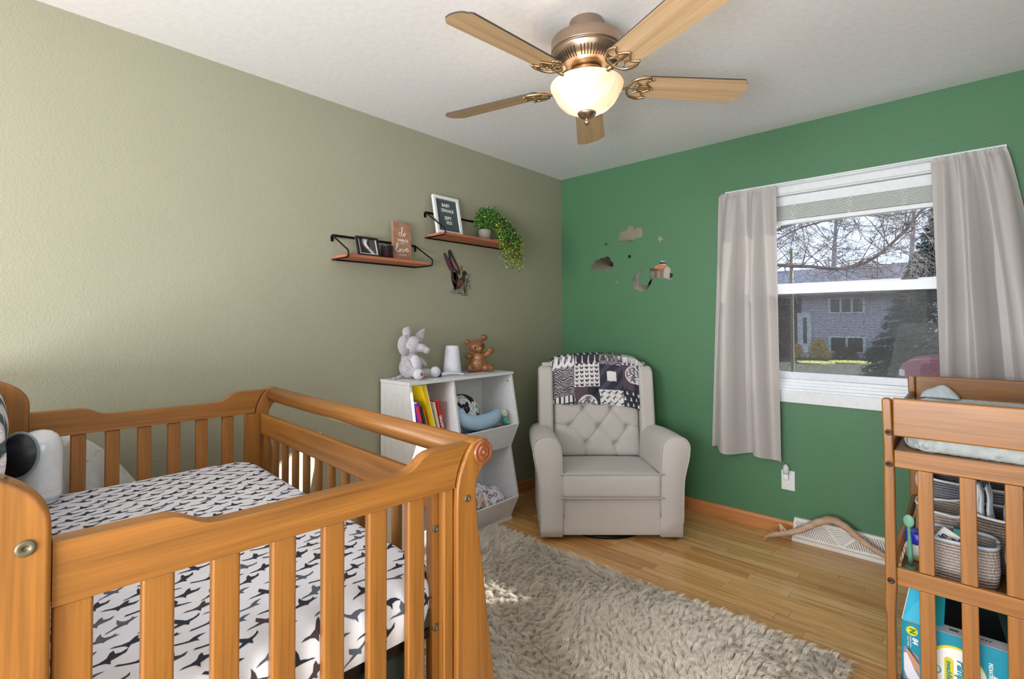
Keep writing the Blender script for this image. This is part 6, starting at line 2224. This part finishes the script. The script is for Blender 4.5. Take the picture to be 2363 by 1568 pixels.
# ------------------------------------------------------------------ shag rug
RG = thing('shag_rug', 'cream long-pile shag rug lying on the oak floor', 'rug', (1.22, -1.75, 0))
gx0, gx1, gy0, gy1 = .33, 2.13, -3.05, -1.135
MB().box(gx0, gy0, .001, gx1, gy1, .012).obj('backing', flat('rug_backing', 196, 184, 168, .9), RG)
rs_ = np.random.RandomState(5)
def pile(N, xa, xb, ya, yb_, wd, name, keep=None):
    x = xa+(xb-xa)*rs_.rand(N); y = ya+(yb_-ya)*rs_.rand(N)
    # tufts: strands gather into clumps with a shared lean
    cs_ = .022
    ix = np.floor(x/cs_); iy = np.floor(y/cs_)
    hsh = np.sin(ix*12.9898+iy*78.233)*43758.5453
    h1 = hsh-np.floor(hsh)
    hs2 = np.sin(ix*39.425+iy*11.135)*24634.6345
    h2 = hs2-np.floor(hs2)
    cx_ = (ix+.25+.5*h1)*cs_; cy_ = (iy+.25+.5*h2)*cs_
    flow = 2.2*np.sin(x*4.1+1.3*np.sin(y*3.3))+1.7*np.cos(y*5.2+x*1.7)
    ang = flow*.7+(h1-.5)*2.8
    L = .034+.018*rs_.rand(N)
    lean = .45+.45*h2
    px_ = x+(cx_-x)*.15; py_ = y+(cy_-y)*.15
    dx = np.cos(ang)*lean; dy = np.sin(ang)*lean
    tx_ = (cx_-x)*.32; ty_ = (cy_-y)*.32
    b0 = np.stack([px_, py_, np.full(N, .010)], 1)
    m1 = np.stack([px_+dx*L*.35+tx_*.5, py_+dy*L*.35+ty_*.5, .010+L*.62*(1-.25*lean)+.004*rs_.rand(N)], 1)
    t1 = np.stack([px_+dx*L*1.0+tx_+rs_.randn(N)*.0045, py_+dy*L*1.0+ty_+rs_.randn(N)*.0045, .012+L*.80*(1-.42*lean)+.006*rs_.rand(N)], 1)
    sa = rs_.rand(N)*2*pi
    sv = np.stack([np.cos(sa), np.sin(sa), np.zeros(N)], 1)*wd
    V = np.stack([b0-sv, b0+sv, m1-sv*.9, m1+sv*.9, t1], 1).reshape(-1, 3)
    mins = np.array([gx0-.035, gy0-.035, .002])
    V = np.maximum(V, mins)
    k = np.arange(N)*5
    me = bpy.data.meshes.new(name)
    nq = N
    loops = np.stack([k, k+1, k+3, k+2, k+2, k+3, k+4], 1).ravel()
    me.vertices.add(5*N)
    V = V-np.array(TW[RG.name].translation)
    me.vertices.foreach_set('co', V.astype(np.float32).ravel())
    me.loops.add(7*N)
    me.loops.foreach_set('vertex_index', loops.astype(np.int32))
    me.polygons.add(2*N)
    st_ = np.empty(2*N, dtype=np.int32); st_[0::2] = np.arange(N)*7; st_[1::2] = np.arange(N)*7+4
    tt = np.empty(2*N, dtype=np.int32); tt[0::2] = 4; tt[1::2] = 3
    me.polygons.foreach_set('loop_start', st_)
    me.polygons.foreach_set('loop_total', tt)
    me.polygons.foreach_set('use_smooth', np.ones(2*N, dtype=bool))
    me.update(calc_edges=True)
    # every strand gets its own shade of cream
    sh = np.repeat(rs_.rand(N), 5)
    ca = np.array(rgb(255, 253, 248)[:3]); cb_ = np.array(rgb(243, 233, 220)[:3])
    C_ = np.ones((5*N, 4), dtype=np.float32)
    C_[:, :3] = cb_+(ca-cb_)*np.clip(sh*1.6, 0, 1)[:, None]
    at = me.color_attributes.new('Col', 'FLOAT_COLOR', 'POINT')
    at.data.foreach_set('color', C_.ravel())
    me.materials.append(RUGM)
    o_ = bpy.data.objects.new(name, me)
    COL.objects.link(o_)
    o_.parent = RG
    o_['kind'] = 'stuff'
    o_['label'] = 'long cream pile'
    return o_
RUGM = vcol('cream_shag', .85)
_nt = RUGM.node_tree
_t = _nt.nodes.new('ShaderNodeBsdfTranslucent'); _t.inputs[0].default_value = rgb(244, 236, 224)
_m = _nt.nodes.new('ShaderNodeMixShader'); _m.inputs[0].default_value = .5
link(_nt, _nt.nodes['Principled BSDF'].outputs[0], _m.inputs[1]); link(_nt, _t.outputs[0], _m.inputs[2]); link(_nt, _m.outputs[0], _nt.nodes['Material Output'].inputs[0])
pile(210000, gx0, gx1, -2.25, gy1, .0009, 'pile')
pile(30000, gx0, gx1, gy0, -2.25, .002, 'pile')
